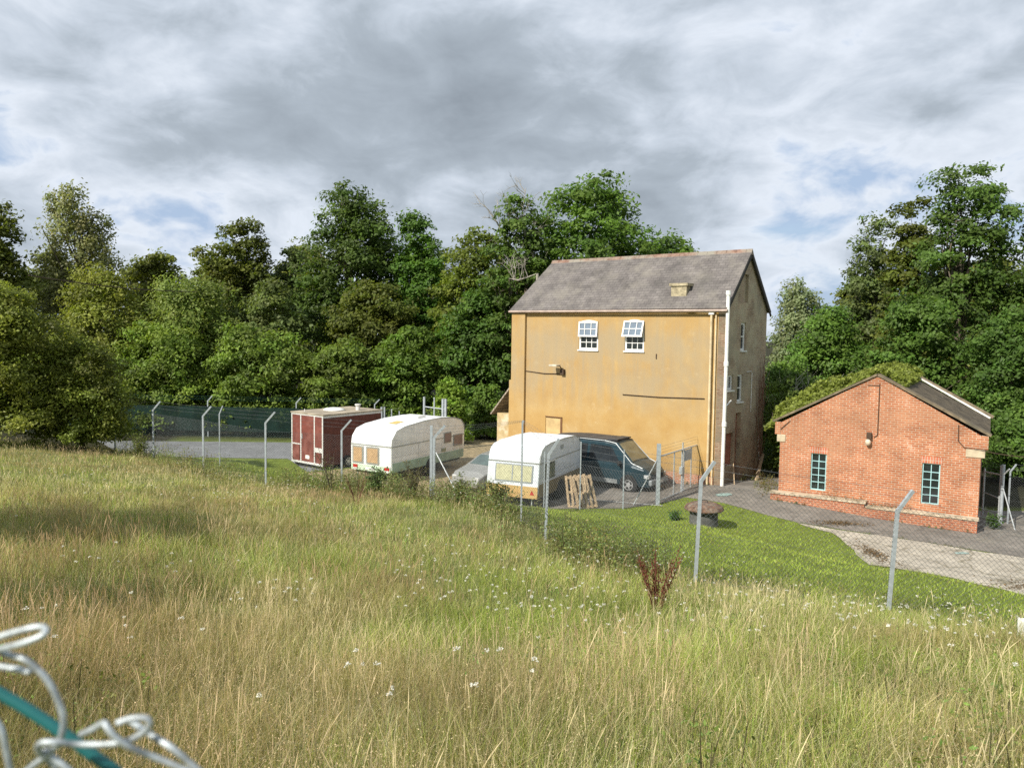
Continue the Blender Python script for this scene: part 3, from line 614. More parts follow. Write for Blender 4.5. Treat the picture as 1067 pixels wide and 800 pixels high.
def tree(name, label, cat, x, y, H, lobes, colr, nclump, per, cr, leaf, trunk=.25, group=None, z0=None, droop=0, hue=.25, limbs=14, barkm=None, flat=.6, trunkh=.75, twig=0):
    z0 = tz(x, y) - .05 if z0 is None else z0
    root = empty(name, (x, y, z0), 0, label, cat, group)
    cc, pts, nrm, ci, li = crown_pts(lobes, nclump, per, cr, droop, flat)
    V, Fq = leaf_quads(pts, nrm, leaf); c = np.array(colr) * (1.0 if tuple(colr) in (DG, MG, YG, BG) else FOL)
    cl = rng.uniform(1 - hue, 1 + hue, (len(cc), 1)) * rng.uniform(.82, 1.2, (len(lobes), 1))[li] * (1 + rng.uniform(-.08, .08, (len(cc), 3)) * np.array([1, .5, .6]))
    lf = rng.uniform(.75, 1.3, (len(pts), 1)); t = np.clip(c * cl[ci] * lf, .004, .5); t = np.repeat(t, 4, 0)
    np_mesh('crown', V, Fq, LEAF, t, root)
    m = MB(); top = H * trunkh; bend = [(0, 0, 0)]; px_ = py_ = 0
    n = 6
    for i in range(1, n + 1):
        px_ += random.uniform(-1, 1) * H * .015; py_ += random.uniform(-1, 1) * H * .015; bend.append((px_, py_, top * i / n))
    m.tube(bend, [trunk * (1.25 if i == 0 else 1) * (1 - .8 * i / n) for i in range(n + 1)], 8)
    sel = rng.choice(len(cc), min(limbs, len(cc)), replace=False)
    for s in sel:
        e = Vector(cc[s]); zt = min(max(e.z * random.uniform(.35, .75), H * .12), top * .95); k = zt / top * n; i = int(min(k, n - 1)); st = Vector(bend[i]).lerp(Vector(bend[i + 1]), k - i)
        mid = st.lerp(e, .5) + Vector((random.uniform(-.1, .1), random.uniform(-.1, .1), .06)) * (e - st).length
        r0 = trunk * .38 * (1 - .5 * k / n); m.tube([st, st.lerp(mid, .6), mid, e], [r0, r0 * .75, r0 * .55, r0 * .15], 5)
        if twig:
            for _ in range(twig):
                q = mid.lerp(e, random.uniform(0, 1)); m.tube([q, q + Vector((random.uniform(-1, 1), random.uniform(-1, 1), random.uniform(-.2, 1))) * cr * 1.3], [r0 * .25, r0 * .06], 4)
    m.build('trunk', barkm or BARK, root, smooth=True, fixn=False)
    return root
def lobes_for(H, Wd, base, n, seed, top=1.0, dep=.8):
    """random lobes that fill a crown of half-width Wd from base height to H"""
    r = random.Random(seed); c = base + (H - base) * .5
    out = [(0, 0, c, Wd * .7, Wd * .7 * dep, (H - base) * .44), (0, 0, base + (H - base) * .3, Wd * .75, Wd * .7 * dep, (H - base) * .28)]
    for i in range(n):
        f = (i + .5) / n; z = base + (H - base) * (.10 + .76 * f)
        wr = Wd * (math.sqrt(max(.14, 1 - ((f - .42) / .66) ** 2)) * top if f > .42 else .84 + .16 * f / .42)
        a = i * 2.4 + r.uniform(-.5, .5); q = r.uniform(.24, .40) * Wd + .2
        rr = max(0, wr - q * .9) * r.uniform(.75, 1.05); out.append((math.cos(a) * rr, math.sin(a) * rr * dep, z, q, q, q * r.uniform(.6, .9)))
    out.append((r.uniform(-.2, .2) * Wd, 0, H - .24 * Wd, .32 * Wd, .3 * Wd, .24 * Wd)); out.append((r.uniform(-.5, .5) * Wd, 0, H - .42 * Wd, .3 * Wd, .3 * Wd, .26 * Wd))
    return out
def T(px0, px1, pytop, Y, name, label, cat, colr, base=.1, n=14, seed=1, dens=1.0, leaf=.13, crs=.13, droop=0, trunk=None, hue=.25, twig=0, limbs=14, top=1.0, group='trees and bushes round the yard', flat=.6, z0=None):
    """tree whose silhouette covers px0..px1 up to pytop when it stands Y metres ahead"""
    pxc = (px0 + px1) / 2; g = P(pxc, 400, Y); x = g[0]; z = tz(x, Y) if z0 is None else z0; H = P(pxc, pytop, Y)[2] - z; Wd = (px1 - px0) / 2 / F * Y
    lob = lobes_for(H, Wd, base * H, n, seed, top)
    if base < .1:
        for k_ in range(7):
            a_ = k_ * .9 + seed; lob.append((math.cos(a_) * Wd * .68, math.sin(a_) * Wd * .5, H * .13, Wd * .34, Wd * .34, H * .13))
    A = sum(l[3] * l[5] for l in lob) * 4 + Wd * H
    cr = max(.35, crs * Wd + .25); nc = int(A * 2.6 * dens / (cr * cr) * .5) + 20; per = int(1.25 * 4 * cr * cr * 1.5 / (leaf * leaf * 2.2) * .32) + 8
    return tree(name, label, cat, x, Y, H, lob, colr, nc, per, cr, leaf, trunk or max(.06, H * .022), group, None, droop, hue, limbs, None, flat, .75, twig)
DG = (.108, .130, .020); MG = (.138, .162, .026); YG = (.200, .225, .040); PG = (.15, .19, .05); GG = (.14, .17, .08); BG = (.138, .175, .026)
FOL = np.array([2.05, 1.9, 1.5])
# left hand side, far to near
T(-60, 44, 212, 56, 'broadleaf_tree', 'dark broad tree at the far left edge of the wood behind the pale birch', 'tree', DG, seed=2, leaf=.15)
T(38, 130, 186, 60, 'birch_tree', 'tall pale grey-green birch with hanging twigs rising above the left wood', 'tree', (.115, .132, .070), base=.3, n=16, seed=3, leaf=.13, droop=1.3, crs=.14, hue=.2, dens=.62, twig=2, limbs=26)
T(120, 215, 262, 66, 'broadleaf_tree', 'distant green tree just right of the pale birch', 'tree', MG, seed=4, leaf=.17, n=10)
T(195, 262, 252, 62, 'broadleaf_tree', 'mid green tree left of the small notched treetop', 'tree', MG, seed=5, leaf=.15)
T(218, 300, 228, 64, 'broadleaf_tree', 'pointed green tree between the birch and the tallest left tree', 'tree', DG, seed=6, leaf=.15, top=.8)
T(268, 330, 258, 66, 'broadleaf_tree', 'dull green tree tucked left of the tallest left tree', 'tree', (.05, .075, .024), seed=66, leaf=.16)
T(302, 436, 190, 58, 'broadleaf_tree', 'tallest rounded dark green tree left of the ochre house', 'tree', (.040, .070, .015), n=22, seed=7, leaf=.14, twig=1)
T(395, 480, 222, 57, 'broadleaf_tree', 'green tree directly right of the tallest left tree', 'tree', (.045, .092, .018), seed=8, n=16, leaf=.14)
T(440, 545, 236, 54, 'broadleaf_tree', 'brighter green tree left of the bare branched oak', 'tree', BG, seed=9, n=18, leaf=.14)
T(50, 165, 276, 51, 'willow_tree', 'pale yellow-green willow bush below the birch', 'willow', YG, n=14, seed=10, leaf=.11, droop=.3, flat=1.1, hue=.15)
T(135, 262, 282, 52, 'willow_tree', 'soft pale green willow in the middle of the left wood', 'willow', (.09, .125, .035), n=14, seed=11, leaf=.11, droop=.3, flat=1.1, hue=.15)
T(225, 330, 290, 53.5, 'broadleaf_tree', 'grey-green tree behind the hazel row', 'tree', (.065, .09, .032), n=12, seed=12, leaf=.13)
T(105, 235, 335, 49.5, 'hazel_bush', 'hazel bush with light leaf sprays above the green netted fence', 'bush', (.075, .115, .022), base=.03, n=18, seed=13, leaf=.10, hue=.35)
T(205, 330, 338, 49.5, 'hazel_bush', 'hazel bush behind the road left of the maroon trailer', 'bush', (.070, .110, .022), base=.02, n=18, seed=14, leaf=.11, hue=.35)
T(300, 405, 352, 49.5, 'hazel_bush', 'dark hazel bush directly behind the maroon trailer', 'bush', (.062, .095, .018), base=.02, n=16, seed=15, leaf=.11, hue=.35)
T(375, 470, 338, 50, 'hazel_bush', 'green hazel bush behind the longer white caravan', 'bush', (.055, .095, .017), base=.02, n=16, seed=16, leaf=.12, hue=.3)
T(330, 450, 290, 54, 'broadleaf_tree', 'dark lower tree in front of the tallest left tree', 'tree', DG, base=.05, n=16, seed=17, leaf=.13)
T(448, 545, 300, 51, 'broadleaf_tree', 'deep green tree beside the left corner of the ochre house', 'tree', (.038, .075, .015), base=.05, n=16, seed=18, leaf=.13)
T(446, 490, 393, 45, 'round_bush', 'small bright rounded bush behind the far yard gate', 'bush', (.085, .14, .022), base=.02, n=10, seed=19, leaf=.09)
T(486, 530, 398, 47.5, 'broadleaf_bush', 'loose green bush against the lean-to of the ochre house', 'bush', (.06, .105, .022), base=.02, n=10, seed=20, leaf=.10)
T(110, 205, 268, 74, 'background_tree', 'far tree filling the skyline right of the birch', 'tree', DG, base=.0, n=14, seed=71, leaf=.19)
T(180, 290, 262, 76, 'background_tree', 'far tree behind the notch in the left skyline', 'tree', DG, base=.0, n=14, seed=72, leaf=.19)
T(270, 370, 250, 75, 'background_tree', 'far tree behind the left flank of the tallest left tree', 'tree', MG, base=.0, n=14, seed=73, leaf=.19)
T(390, 500, 258, 74, 'background_tree', 'far tree between the tallest left tree and the bare oak', 'tree', DG, base=.0, n=14, seed=74, leaf=.19)
T(480, 600, 262, 72, 'background_tree', 'far tree behind the bare branched oak', 'tree', DG, base=.0, n=14, seed=75, leaf=.19)
T(0, 110, 262, 72, 'background_tree', 'far tree behind the trunk of the pale birch', 'tree', DG, base=.0, n=14, seed=76, leaf=.19)
T(840, 960, 285, 66, 'background_tree', 'far tree behind the feathery poplar on the right', 'tree', DG, base=.0, n=14, seed=77, leaf=.18)
T(950, 1100, 265, 64, 'background_tree', 'far tree behind the tallest right hand tree', 'tree', MG, base=.0, n=14, seed=78, leaf=.18)
# big near bush on the left bank
T(-90, 70, 290, 30.5, 'hawthorn_bush', 'large olive green bush at the left edge of the field', 'bush', (.095, .118, .024), base=.0, n=30, seed=21, leaf=.065, hue=.4, dens=1.0)
T(30, 138, 352, 31.8, 'hawthorn_bush', 'lower olive green bush at the left end of the fence', 'bush', (.085, .108, .022), base=.0, n=24, seed=22, leaf=.062, hue=.4)
# oak behind the house with bare limbs
T(532, 690, 178, 52, 'oak_tree', 'tall open crowned oak rising behind the slate roof', 'oak tree', (.052, .098, .018), base=.3, n=30, seed=23, leaf=.14, dens=.62, twig=3, limbs=30)
T(492, 592, 202, 50.5, 'oak_tree', 'thinner oak with bleached bare branches left of the roof ridge', 'oak tree', (.046, .082, .018), base=.15, n=22, seed=24, leaf=.14, dens=.6, twig=3, limbs=24)
T(640, 745, 243, 56, 'broadleaf_tree', 'low treetop showing above the right part of the slate roof', 'tree', (.055, .10, .02), base=.3, n=14, seed=25, leaf=.14)
# dead branches
def dead_branches(pts_px, Y, name, label, x0=None):
    base = P(pts_px[0][0], pts_px[0][1], Y); root = empty(name, (base[0], base[1], tz(base[0], base[1])), 0, label, 'dead tree'); z_ = root.location.z; m = MB()
    o = Vector((base[0], base[1], z_)); main = [Vector(P(*p, Y)) - o for p in pts_px]; main.insert(0, Vector((main[0].x, .3, 0)))
    m.tube(main, [.13 - .11 * i / (len(main) - 1) for i in range(len(main))], 6)
    def rec(p, d, L, r, k):
        q = p + d * L; md = p.lerp(q, .5) + Vector([random.uniform(-.12, .12) * L for _ in range(3)]); m.tube([p, md, q], [r, r * .8, r * .5], 4, False)
        if k:
            for _ in range(3): rec(md.lerp(q, random.uniform(.2, 1)), (d + Vector([random.uniform(-.8, .8) for _ in range(3)])).normalized(), L * .62, r * .5, k - 1)
    for i in range(2, len(main)):
        for _ in range(4):
            rec(main[i - 1].lerp(main[i], random.random()), Vector((random.uniform(-1, .7), random.uniform(-.6, .3), random.uniform(.1, 1))).normalized(), random.uniform(.7, 1.3), .028, 2)
    m.build('trunk', DEAD, root, fixn=False)
dead_branches([(563, 300), (557, 270), (548, 248), (543, 228), (548, 196)], 50.2, 'dead_tree', 'bleached bare branches standing in front of the oak left of the roof')
dead_branches([(560, 285), (540, 292), (530, 290)], 47.6, 'dead_tree', 'pale dead limb reaching left beside the slate roof edge')
dead_branches([(533, 262), (518, 232), (505, 214)], 51, 'dead_tree', 'thin bare twigs poking out left of the oak crown')
# right hand side
T(792, 872, 290, 60, 'willow_tree', 'silvery grey willow behind the right corner of the ochre house', 'willow', (.105, .135, .085), base=.02, n=16, seed=30, leaf=.12, droop=.3, flat=1, hue=.15)
T(868, 935, 222, 52, 'poplar_tree', 'narrow feathery tree right of the grey willow', 'tree', (.062, .09, .035), base=.1, n=18, seed=31, leaf=.12, dens=.7, twig=2)
T(905, 985, 205, 48, 'broadleaf_tree', 'dark leafy tree left of the tallest right hand tree', 'tree', DG, n=18, seed=32, leaf=.13, dens=.8)
T(942, 1062, 168, 44, 'broadleaf_tree', 'tallest open tree on the right above the brick building', 'tree', (.042, .078, .017), base=.25, n=22, seed=33, leaf=.12, dens=.7, twig=2, limbs=26)
T(1035, 1150, 200, 42, 'broadleaf_tree', 'dark tree cut by the right edge of the picture', 'tree', (.036, .065, .014), base=.1, n=18, seed=34, leaf=.12)
T(815, 915, 318, 45, 'maple_tree', 'rounded mid green maple right of the ochre house gable', 'maple', (.05, .095, .018), base=.02, n=18, seed=35, leaf=.11)
T(900, 1010, 300, 42, 'broadleaf_tree', 'dense green tree directly behind the brick gable peak', 'tree', (.045, .085, .018), base=.02, n=20, seed=36, leaf=.11)
T(1000, 1110, 318, 38.5, 'broadleaf_tree', 'dense green tree behind the right end of the brick building', 'tree', (.042, .082, .018), base=.02, n=20, seed=37, leaf=.10)
T(797, 842, 396, 35.2, 'bush', 'dark leafy bush hugging the left corner of the brick building', 'bush', (.055, .085, .02), base=.0, n=12, seed=40, leaf=.075)
T(775, 860, 372, 39.5, 'bush', 'green bush in the gap between the ochre house and the brick building', 'bush', (.055, .10, .02), base=.02, n=12, seed=38, leaf=.09)
T(1030, 1120, 420, 34.5, 'bush', 'dark shrub behind the metal gate on the right', 'bush', (.045, .085, .018), base=.02, n=12, seed=39, leaf=.09)
# trees on the left bank outside the frame that throw shade over the field
for (x, y, H, Wd, s, lb) in ((-15.2, 8.0, 8.0, 2.6, 51, 'broad hedge tree on the left bank outside the view'), (-11.2, 3.4, 6.2, 1.7, 52, 'rounded hedge tree on the left bank nearer the viewpoint'), (-9.5, -1.8, 6.0, 2.4, 53, 'smaller hedge tree behind the viewpoint')):
    tree('hedge_tree', lb, 'tree', x, y, H, lobes_for(H, Wd, .12 * H, 10, s), MG, 90, 60, .8, .16, .2, 'hedge trees behind the viewpoint', limbs=8)
# ivy and creeper over the roof of the brick building
root = empty('creeper', tuple(np.r_[bo + bd * 1.0, 0]), math.atan2(bd[1], bd[0]), 'yellow-green creeper spilling over the left roof slope of the brick building', 'climbing plant')
k = 30000; yy = rng.uniform(.3, 8.5, k); xx = rng.uniform(-.7, apx + .9, k) - 1.0; xr = xx + 1.0
top_ = BEv - .15 + np.clip(xr, -.8, 9) * ps - np.clip(xr - apx, 0, 9) * 2 * ps
hump = .15 + (1.5 - .95 * np.clip(xr / apx, 0, 1)) * vnoise(xr, yy, .9, 3) ** 1.3 * np.clip(yy / 2.2, .12, 1)
pts = np.c_[xx, yy, top_ + rng.random(k) ** .6 * hump]; kp = (vnoise(xr, yy, 1.6, 3, 12) > .40) | (xr < 1.5); pts = pts[kp]; k = len(pts); nr = unit(rng.normal(size=(k, 3)) * .6 + np.array([-.3, -.3, .8]))
V, Fq = leaf_quads(pts, nr, .075); cl = np.array([.22, .26, .05]) * rng.uniform(.5, 1.4, (k, 1)); np_mesh('foliage', V, Fq, LEAF, np.repeat(cl, 4, 0), root)
m = MB()
for _ in range(30):
    a = Vector((random.uniform(-1.6, 1.8), random.uniform(.5, 6), BEv - .4)); m.tube([a, a + Vector((random.uniform(-.3, .5), random.uniform(-.4, .4), .6))], [.02, .008], 4)
m.build('stem', BARK, root)
# bare twiggy shrub left of the brick building
def twig_shrub(name, label, x, y, z, H, n, m_, spread=.6, cat='shrub'):
    root = empty(name, (x, y, z), 0, label, cat); m = MB()
    for _ in range(n):
        d = Vector((random.uniform(-spread, spread), random.uniform(-spread, spread), 1)); L = H * random.uniform(.6, 1); p1 = d * L * .5; p2 = d * L + Vector((random.uniform(-.2, .2), random.uniform(-.2, .2), 0)) * L
        m.tube([(0, 0, 0), p1, p2], [.02, .014, .005], 4, False)
        for _ in range(7):
            q = p1.lerp(p2, random.uniform(-.3, 1)); m.tube([q, q + Vector((random.uniform(-.4, .4), random.uniform(-.4, .4), random.uniform(.1, .5))) * H * .35], [.009, .003], 3, False)
    m.build('branch', m_, root, fixn=False); return root
q = P(830, 440, 37.5); twig_shrub('bare_shrub', 'pale bare twiggy shrub left of the brick building roof', q[0], q[1], 0, 5.0, 26, DEAD, .35)
# dry vine on the gable corner of the ochre house
vroot = empty('dry_vine', tuple(np.r_[h0 + hx * (HL + .05) + hy * 3.9, 0]), math.atan2(hx[1], hx[0]), 'leafless dry vine climbing the back corner of the brown gable wall', 'climbing plant'); m = MB()
for i in range(34):
    z = random.uniform(.3, 4); y = random.uniform(-.5, .5); pts = [(0.03, y, z)]
    for _ in range(6): y += random.uniform(-.18, .2); z += random.uniform(.15, .5); pts.append((.03 + random.uniform(0, .12), max(-1.2, min(.75, y)), z))
    m.tube(pts, [.016, .014, .012, .01, .008, .006, .004], 4, False)
m.build('stem', mat('reddish vine', (.20, .11, .07), .9), vroot, fixn=False)
# plank leaning on the gable
a = P(775, 499, 32.0); b_ = P(795, 487, 33.6)
pk = empty('timber_plank', (a[0], a[1], .1), 0, 'pale timber plank propped against the foot of the brown gable wall', 'plank')
a = np.r_[h0 + hx * (HL + .75) + hy * 1.9, .25]; b_ = np.r_[h0 + hx * (HL + .15) + hy * 4.3, 1.15]; pk.location = tuple(a); d = Vector(b_ - a)
MB().tube([(0, 0, 0), d], .07, 4).build('board', WOOD, pk)
a = np.r_[h0 + hx * (HL + .5) + hy * .25, .25]; b_ = np.r_[h0 + hx * (HL + .15) + hy * .9, 1.15]; pk = empty('timber_stick', tuple(a), 0, 'thin pale stick leaning on the gable beside the white downpipe', 'stick')
MB().tube([(0, 0, 0), Vector(b_ - a)], .025, 5).build('stick', WOOD, pk)

# ------------------------------------------------------------------ vehicles
def wheel(parent, x, y, r, side, rimm, tw=.2, spokes=5):
    """axis along local y; side = -1 faces -y"""
    tyre = MB().lathe([(r * .62, -tw / 2), (r * .93, -tw / 2), (r, -tw * .3), (r, tw * .3), (r * .93, tw / 2), (r * .62, tw / 2)], 28, (0, 0, 0), 'y')
    w_ = bpy.data.objects.new('wheel', None); col.objects.link(w_); w_.parent = parent; w_.location = (x, y, r)
    tyre.build('tyre', BLACK, w_, smooth=False)
    rm = MB().lathe([(r * .30, side * tw * .50), (r * .2, side * tw * .53)], 20, (0, 0, 0), 'y')
    rm.lathe([(r * .62, side * tw * .35), (r * .66, side * tw * .52), (r * .57, side * tw * .53), (r * .54, side * tw * .30)], 28, (0, 0, 0), 'y')
    for k in range(spokes):
        a = 2 * math.pi * k / spokes; mm = Matrix.Rotation(a, 4, 'Y'); y0, y1 = sorted((side * tw * .38, side * tw * .51)); rm.box(r * .1, r * .58, y0, y1, -r * .07, r * .07, mm)
    rm.build('rim', rimm, w_, fixn=True)
    return w_
ALLOY = mat('alloy', (.55, .56, .57), .35, .6)
def lerp(a, b, t): return a + (b - a) * t
class Loft:
    """stations: (x, [(y,z)...]) half section from bottom to roof centre, mirrored"""
    def __init__(s, st): s.st = st
    def ring(s, x):
        st = s.st
        for i in range(len(st) - 1):
            if st[i][0] <= x <= st[i + 1][0]:
                t = (x - st[i][0]) / (st[i + 1][0] - st[i][0]); return [(lerp(a[0], b[0], t), lerp(a[1], b[1], t)) for a, b in zip(st[i][1], st[i + 1][1])]
        return st[-1][1]
    def pt(s, x, seg, t, side=-1, off=0):
        r = s.ring(x); a, b = r[seg], r[seg + 1]; y, z = lerp(a[0], b[0], t), lerp(a[1], b[1], t)
        return (x, side * (y + off), z + off * .3)
    def body(s):
        m = MB(); k = len(s.st[0][1]); n = 2 * k - 1
        for (x, r) in s.st:
            ring = [(x, -y, z) for (y, z) in r] + [(x, y, z) for (y, z) in reversed(r[:-1])]; m.v += ring
        for i in range(len(s.st) - 1):
            for j in range(n - 1): m.f.append((i * n + j, i * n + j + 1, (i + 1) * n + j + 1, (i + 1) * n + j))
            m.f.append((i * n + n - 1, i * n, (i + 1) * n, (i + 1) * n + n - 1))
        m.f.append(tuple(range(n))); m.f.append(tuple(range(len(s.st) * n - 1, (len(s.st) - 1) * n - 1, -1))); return m
    def patch(s, xs, seg, t0, t1, side=-1, off=.012, th=.02, x_top=None):
        """thin panel following the side surface"""
        m = MB(); xt = x_top or xs; n = len(xs)
        for o in (off, off - th):
            for a, b in zip(xs, xt): m.v.append(s.pt(a, seg, t0, side, o)); m.v.append(s.pt(b, seg, t1, side, o))
        for i in range(n - 1):
            m.f.append((2 * i, 2 * i + 2, 2 * i + 3, 2 * i + 1)); q = 2 * n; m.f.append((q + 2 * i, q + 2 * i + 1, q + 2 * i + 3, q + 2 * i + 2))
            m.f.append((2 * i, q + 2 * i, q + 2 * i + 2, 2 * i + 2)); m.f.append((2 * i + 1, 2 * i + 3, q + 2 * i + 3, q + 2 * i + 1))
        m.f.append((0, 1, 2 * n + 1, 2 * n)); m.f.append((2 * n - 2, 4 * n - 2, 4 * n - 1, 2 * n - 1)); return m
# van, local x forward (nose at x=4.9), near side = -y
VB = mat('dark teal blue paint', (.014, .040, .055), .3, .1, .12, 4, .6)
VR = mat('faded black roof', (.06, .06, .062), .6, 0, .2, 3)
VS = mat('silver lower trim', (.42, .45, .46), .45, .3)
vd = np.array([.80, -.60]); vn = np.array([.60, .80]); vo = np.array([1.95, 33.65]) + vn * .92 - vd * .38
van = empty('van', (vo[0], vo[1], tz(*vo)), math.atan2(vd[1], vd[0]), 'dark blue van with silver lower trim and roof bars parked by the ochre wall', 'van')
def vr(top, belt, wt=.66, w=.86, bot=.28):
    top = top + (.13 if top > 1.4 else 0)
    return [(w - .06, bot), (w, .52), (w, belt), (w - .12 if top > 1.4 else w - .03, top - .14 if top > 1.4 else belt + .03), (wt, top - .02), (0, top + .02)]
stv = [(0, vr(1.78, 1.10, .62, .80)), (.12, vr(1.92, 1.10, .68, .85)), (1.2, vr(1.97, 1.10, .70, .86)), (2.8, vr(1.97, 1.10, .70, .86)), (3.35, vr(1.90, 1.10, .66, .86)), (4.12, vr(1.26, 1.08, .74, .86)), (4.65, vr(1.08, .98, .66, .82)), (4.86, vr(.90, .80, .55, .72)), (4.93, vr(.72, .62, .5, .66, .34))]
VL = Loft(stv); bo_ = VL.body().build('body', VB, van, .025)
rp = MB()
for i in range(1, 4):
    pass
xs = [.1, .6, 1.2, 2.0, 2.8, 3.33]
m = MB(); rr = [(x, VL.ring(x)) for x in xs]; th = .02
for (x, r) in rr: m.v += [(x, -r[4][0] - .015, r[4][1] + .012), (x, 0, r[5][1] + .02), (x, r[4][0] + .015, r[4][1] + .012)]
for i in range(len(xs) - 1):
    for j in range(2): m.f.append((3 * i + j, 3 * i + j + 1, 3 * i + j + 4, 3 * i + j + 3))
so_ = m.build('roof', VR, van); sm = so_.modifiers.new('solid', 'SOLIDIFY'); sm.thickness = .02; sm.offset = 0
MB().box(2.85, 3.3, -.6, .6, 2.09, 2.14).build('front_roof_spoiler', VR, van, .01)
for side in (-1, 1):
    VL.patch([1.05, 1.5, 1.95], 2, .12, .88, side).build('side_window', GLASS, van)
    VL.patch([.25, .6, .98], 2, .12, .88, side).build('side_window', GLASS, van)
    VL.patch([2.05, 2.5, 3.05, 3.6], 2, .12, .88, side, x_top=[2.1, 2.5, 2.85, 3.12]).build('side_window', GLASS, van)
    VL.patch([.1, .9], 0, .1, .9, side, .012, .02).build('sill_trim', VS, van)
    VL.patch([1.75, 3.45], 0, .1, .9, side, .012, .02).build('sill_trim', VS, van)
    for xc in (1.28, 4.0):
        MB().lathe([(.40, -.01), (.40, .01)], 28, (xc, side * .862, .36), 'y').build('wheel_arch', BLACK, van)
        wheel(van, xc, side * .78, .33, side, ALLOY, .2)
    MB().box(4.55, 4.9, side * .72 - .09, side * .72 + .09, .66, .82, Matrix.Rotation(0, 4, 'Z')).build('headlight', mat('headlight glass', (.6, .62, .62), .15, .2, .05, 3, .8), van, .03)
    MB().box(3.55, 3.68, side * .98 - .08, side * .98 + .08, 1.1, 1.3).build('wing_mirror', BLACK, van, .03)
    MB().tube([(.2, side * .75, 2.01), (1.2, side * .77, 2.06), (2.8, side * .77, 2.06), (3.3, side * .74, 1.99), (4.1, side * .82, 1.24), (4.6, side * .79, 1.07)], .018, 6).build('gutter_trim', VS, van)
# windscreen
def screen(L, xa, xb, ta, tb, seg, off=.012):
    ra, rb = L.ring(xa), L.ring(xb); m = MB()
    for (x, r, w_) in ((xa, ra, .92), (xb, rb, .90)):
        y = r[4][0] * w_; z = r[4][1] + .01
        m.v += [(x, -y, z + off), (x, 0, r[5][1] + off), (x, y, z + off), (x - .02, -y, z - .01), (x - .02, 0, r[5][1] - .01), (x - .02, y, z - .01)]
    m.f = [(0, 1, 7, 6), (1, 2, 8, 7), (3, 9, 10, 4), (4, 10, 11, 5), (0, 6, 9, 3), (2, 5, 11, 8), (0, 3, 4, 1), (1, 4, 5, 2), (6, 7, 10, 9), (7, 8, 11, 10)]
    return m
TG = mat('windscreen glass', (.16, .15, .10), .1, 0, .3, 2, .9)
screen(VL, 3.42, 4.08, 0, 1, 4, .02).build('windscreen', TG, van)
MB().box(4.86, 5.02, -.78, .78, .38, .62).build('bumper', mat('grey bumper', (.25, .27, .28), .5), van, .05)
MB().box(4.88, 4.96, -.42, .42, .66, .82).build('grille', BLACK, van, .01)
MB().box(5.022, 5.03, -.26, .26, .44, .55).build('number_plate', WHITE, van)
MB().tube([(3.5, .1, 1.85), (3.55, .12, 2.25), (3.6, .13, 2.45)], .012, 5).build('aerial', BLACK, van) if False else None
# silver car, nose towards the camera
SIL = mat('silver paint', (.36, .36, .34), .35, .35, .08, 3, .5)
cdn = np.array([-.6, -.8]); cc_ = np.array([.44, 34.3]); car = empty('parked_car', (cc_[0], cc_[1], tz(*cc_)), math.atan2(cdn[1], cdn[0]), 'silver car with its bonnet showing between the two white caravans', 'car')
def cr_(top, belt, w=.84, wt=.5, bot=.2): return [(w - .06, bot), (w, .45), (w, belt), (w - .16 if top > 1.1 else w - .06, top - .10 if top > 1.1 else belt + .04), (wt, top - .01), (0, top + .01)]
CL = Loft([(0, cr_(.95, .78, .76)), (.15, cr_(1.1, .88, .82, .6)), (.7, cr_(1.40, .9)), (1.5, cr_(1.44, .9)), (2.2, cr_(1.36, .9)), (2.95, cr_(.98, .87, .84, .6)), (3.6, cr_(.84, .74, .8, .6)), (3.85, cr_(.66, .58, .72, .5)), (3.9, cr_(.5, .44, .66, .5, .25))])
CL.body().build('body', SIL, car, .03)
screen(CL, 2.27, 2.9, 0, 1, 4, .014).build('windscreen', mat('green tinted glass', (.08, .12, .11), .1, 0, .2, 2, .9), car)
for side in (-1, 1):
    CL.patch([.75, 1.4], 2, .1, .9, side).build('side_window', GLASS, car); CL.patch([1.48, 2.0, 2.55], 2, .1, .9, side, x_top=[1.48, 1.9, 2.2]).build('side_window', GLASS, car)
    for xc in (.75, 3.15):
        MB().lathe([(.34, -.01), (.34, .01)], 24, (xc, side * .842, .32), 'y').build('wheel_arch', BLACK, car); wheel(car, xc, side * .77, .29, side, ALLOY, .18)
    MB().box(3.70, 3.86, side * .58 - .13, side * .58 + .13, .54, .66).build('headlight', mat('lamp glass', (.6, .6, .58), .2), car, .03)
MB().box(3.86, 3.96, -.7, .7, .26, .46).build('bumper', SIL, car, .04)

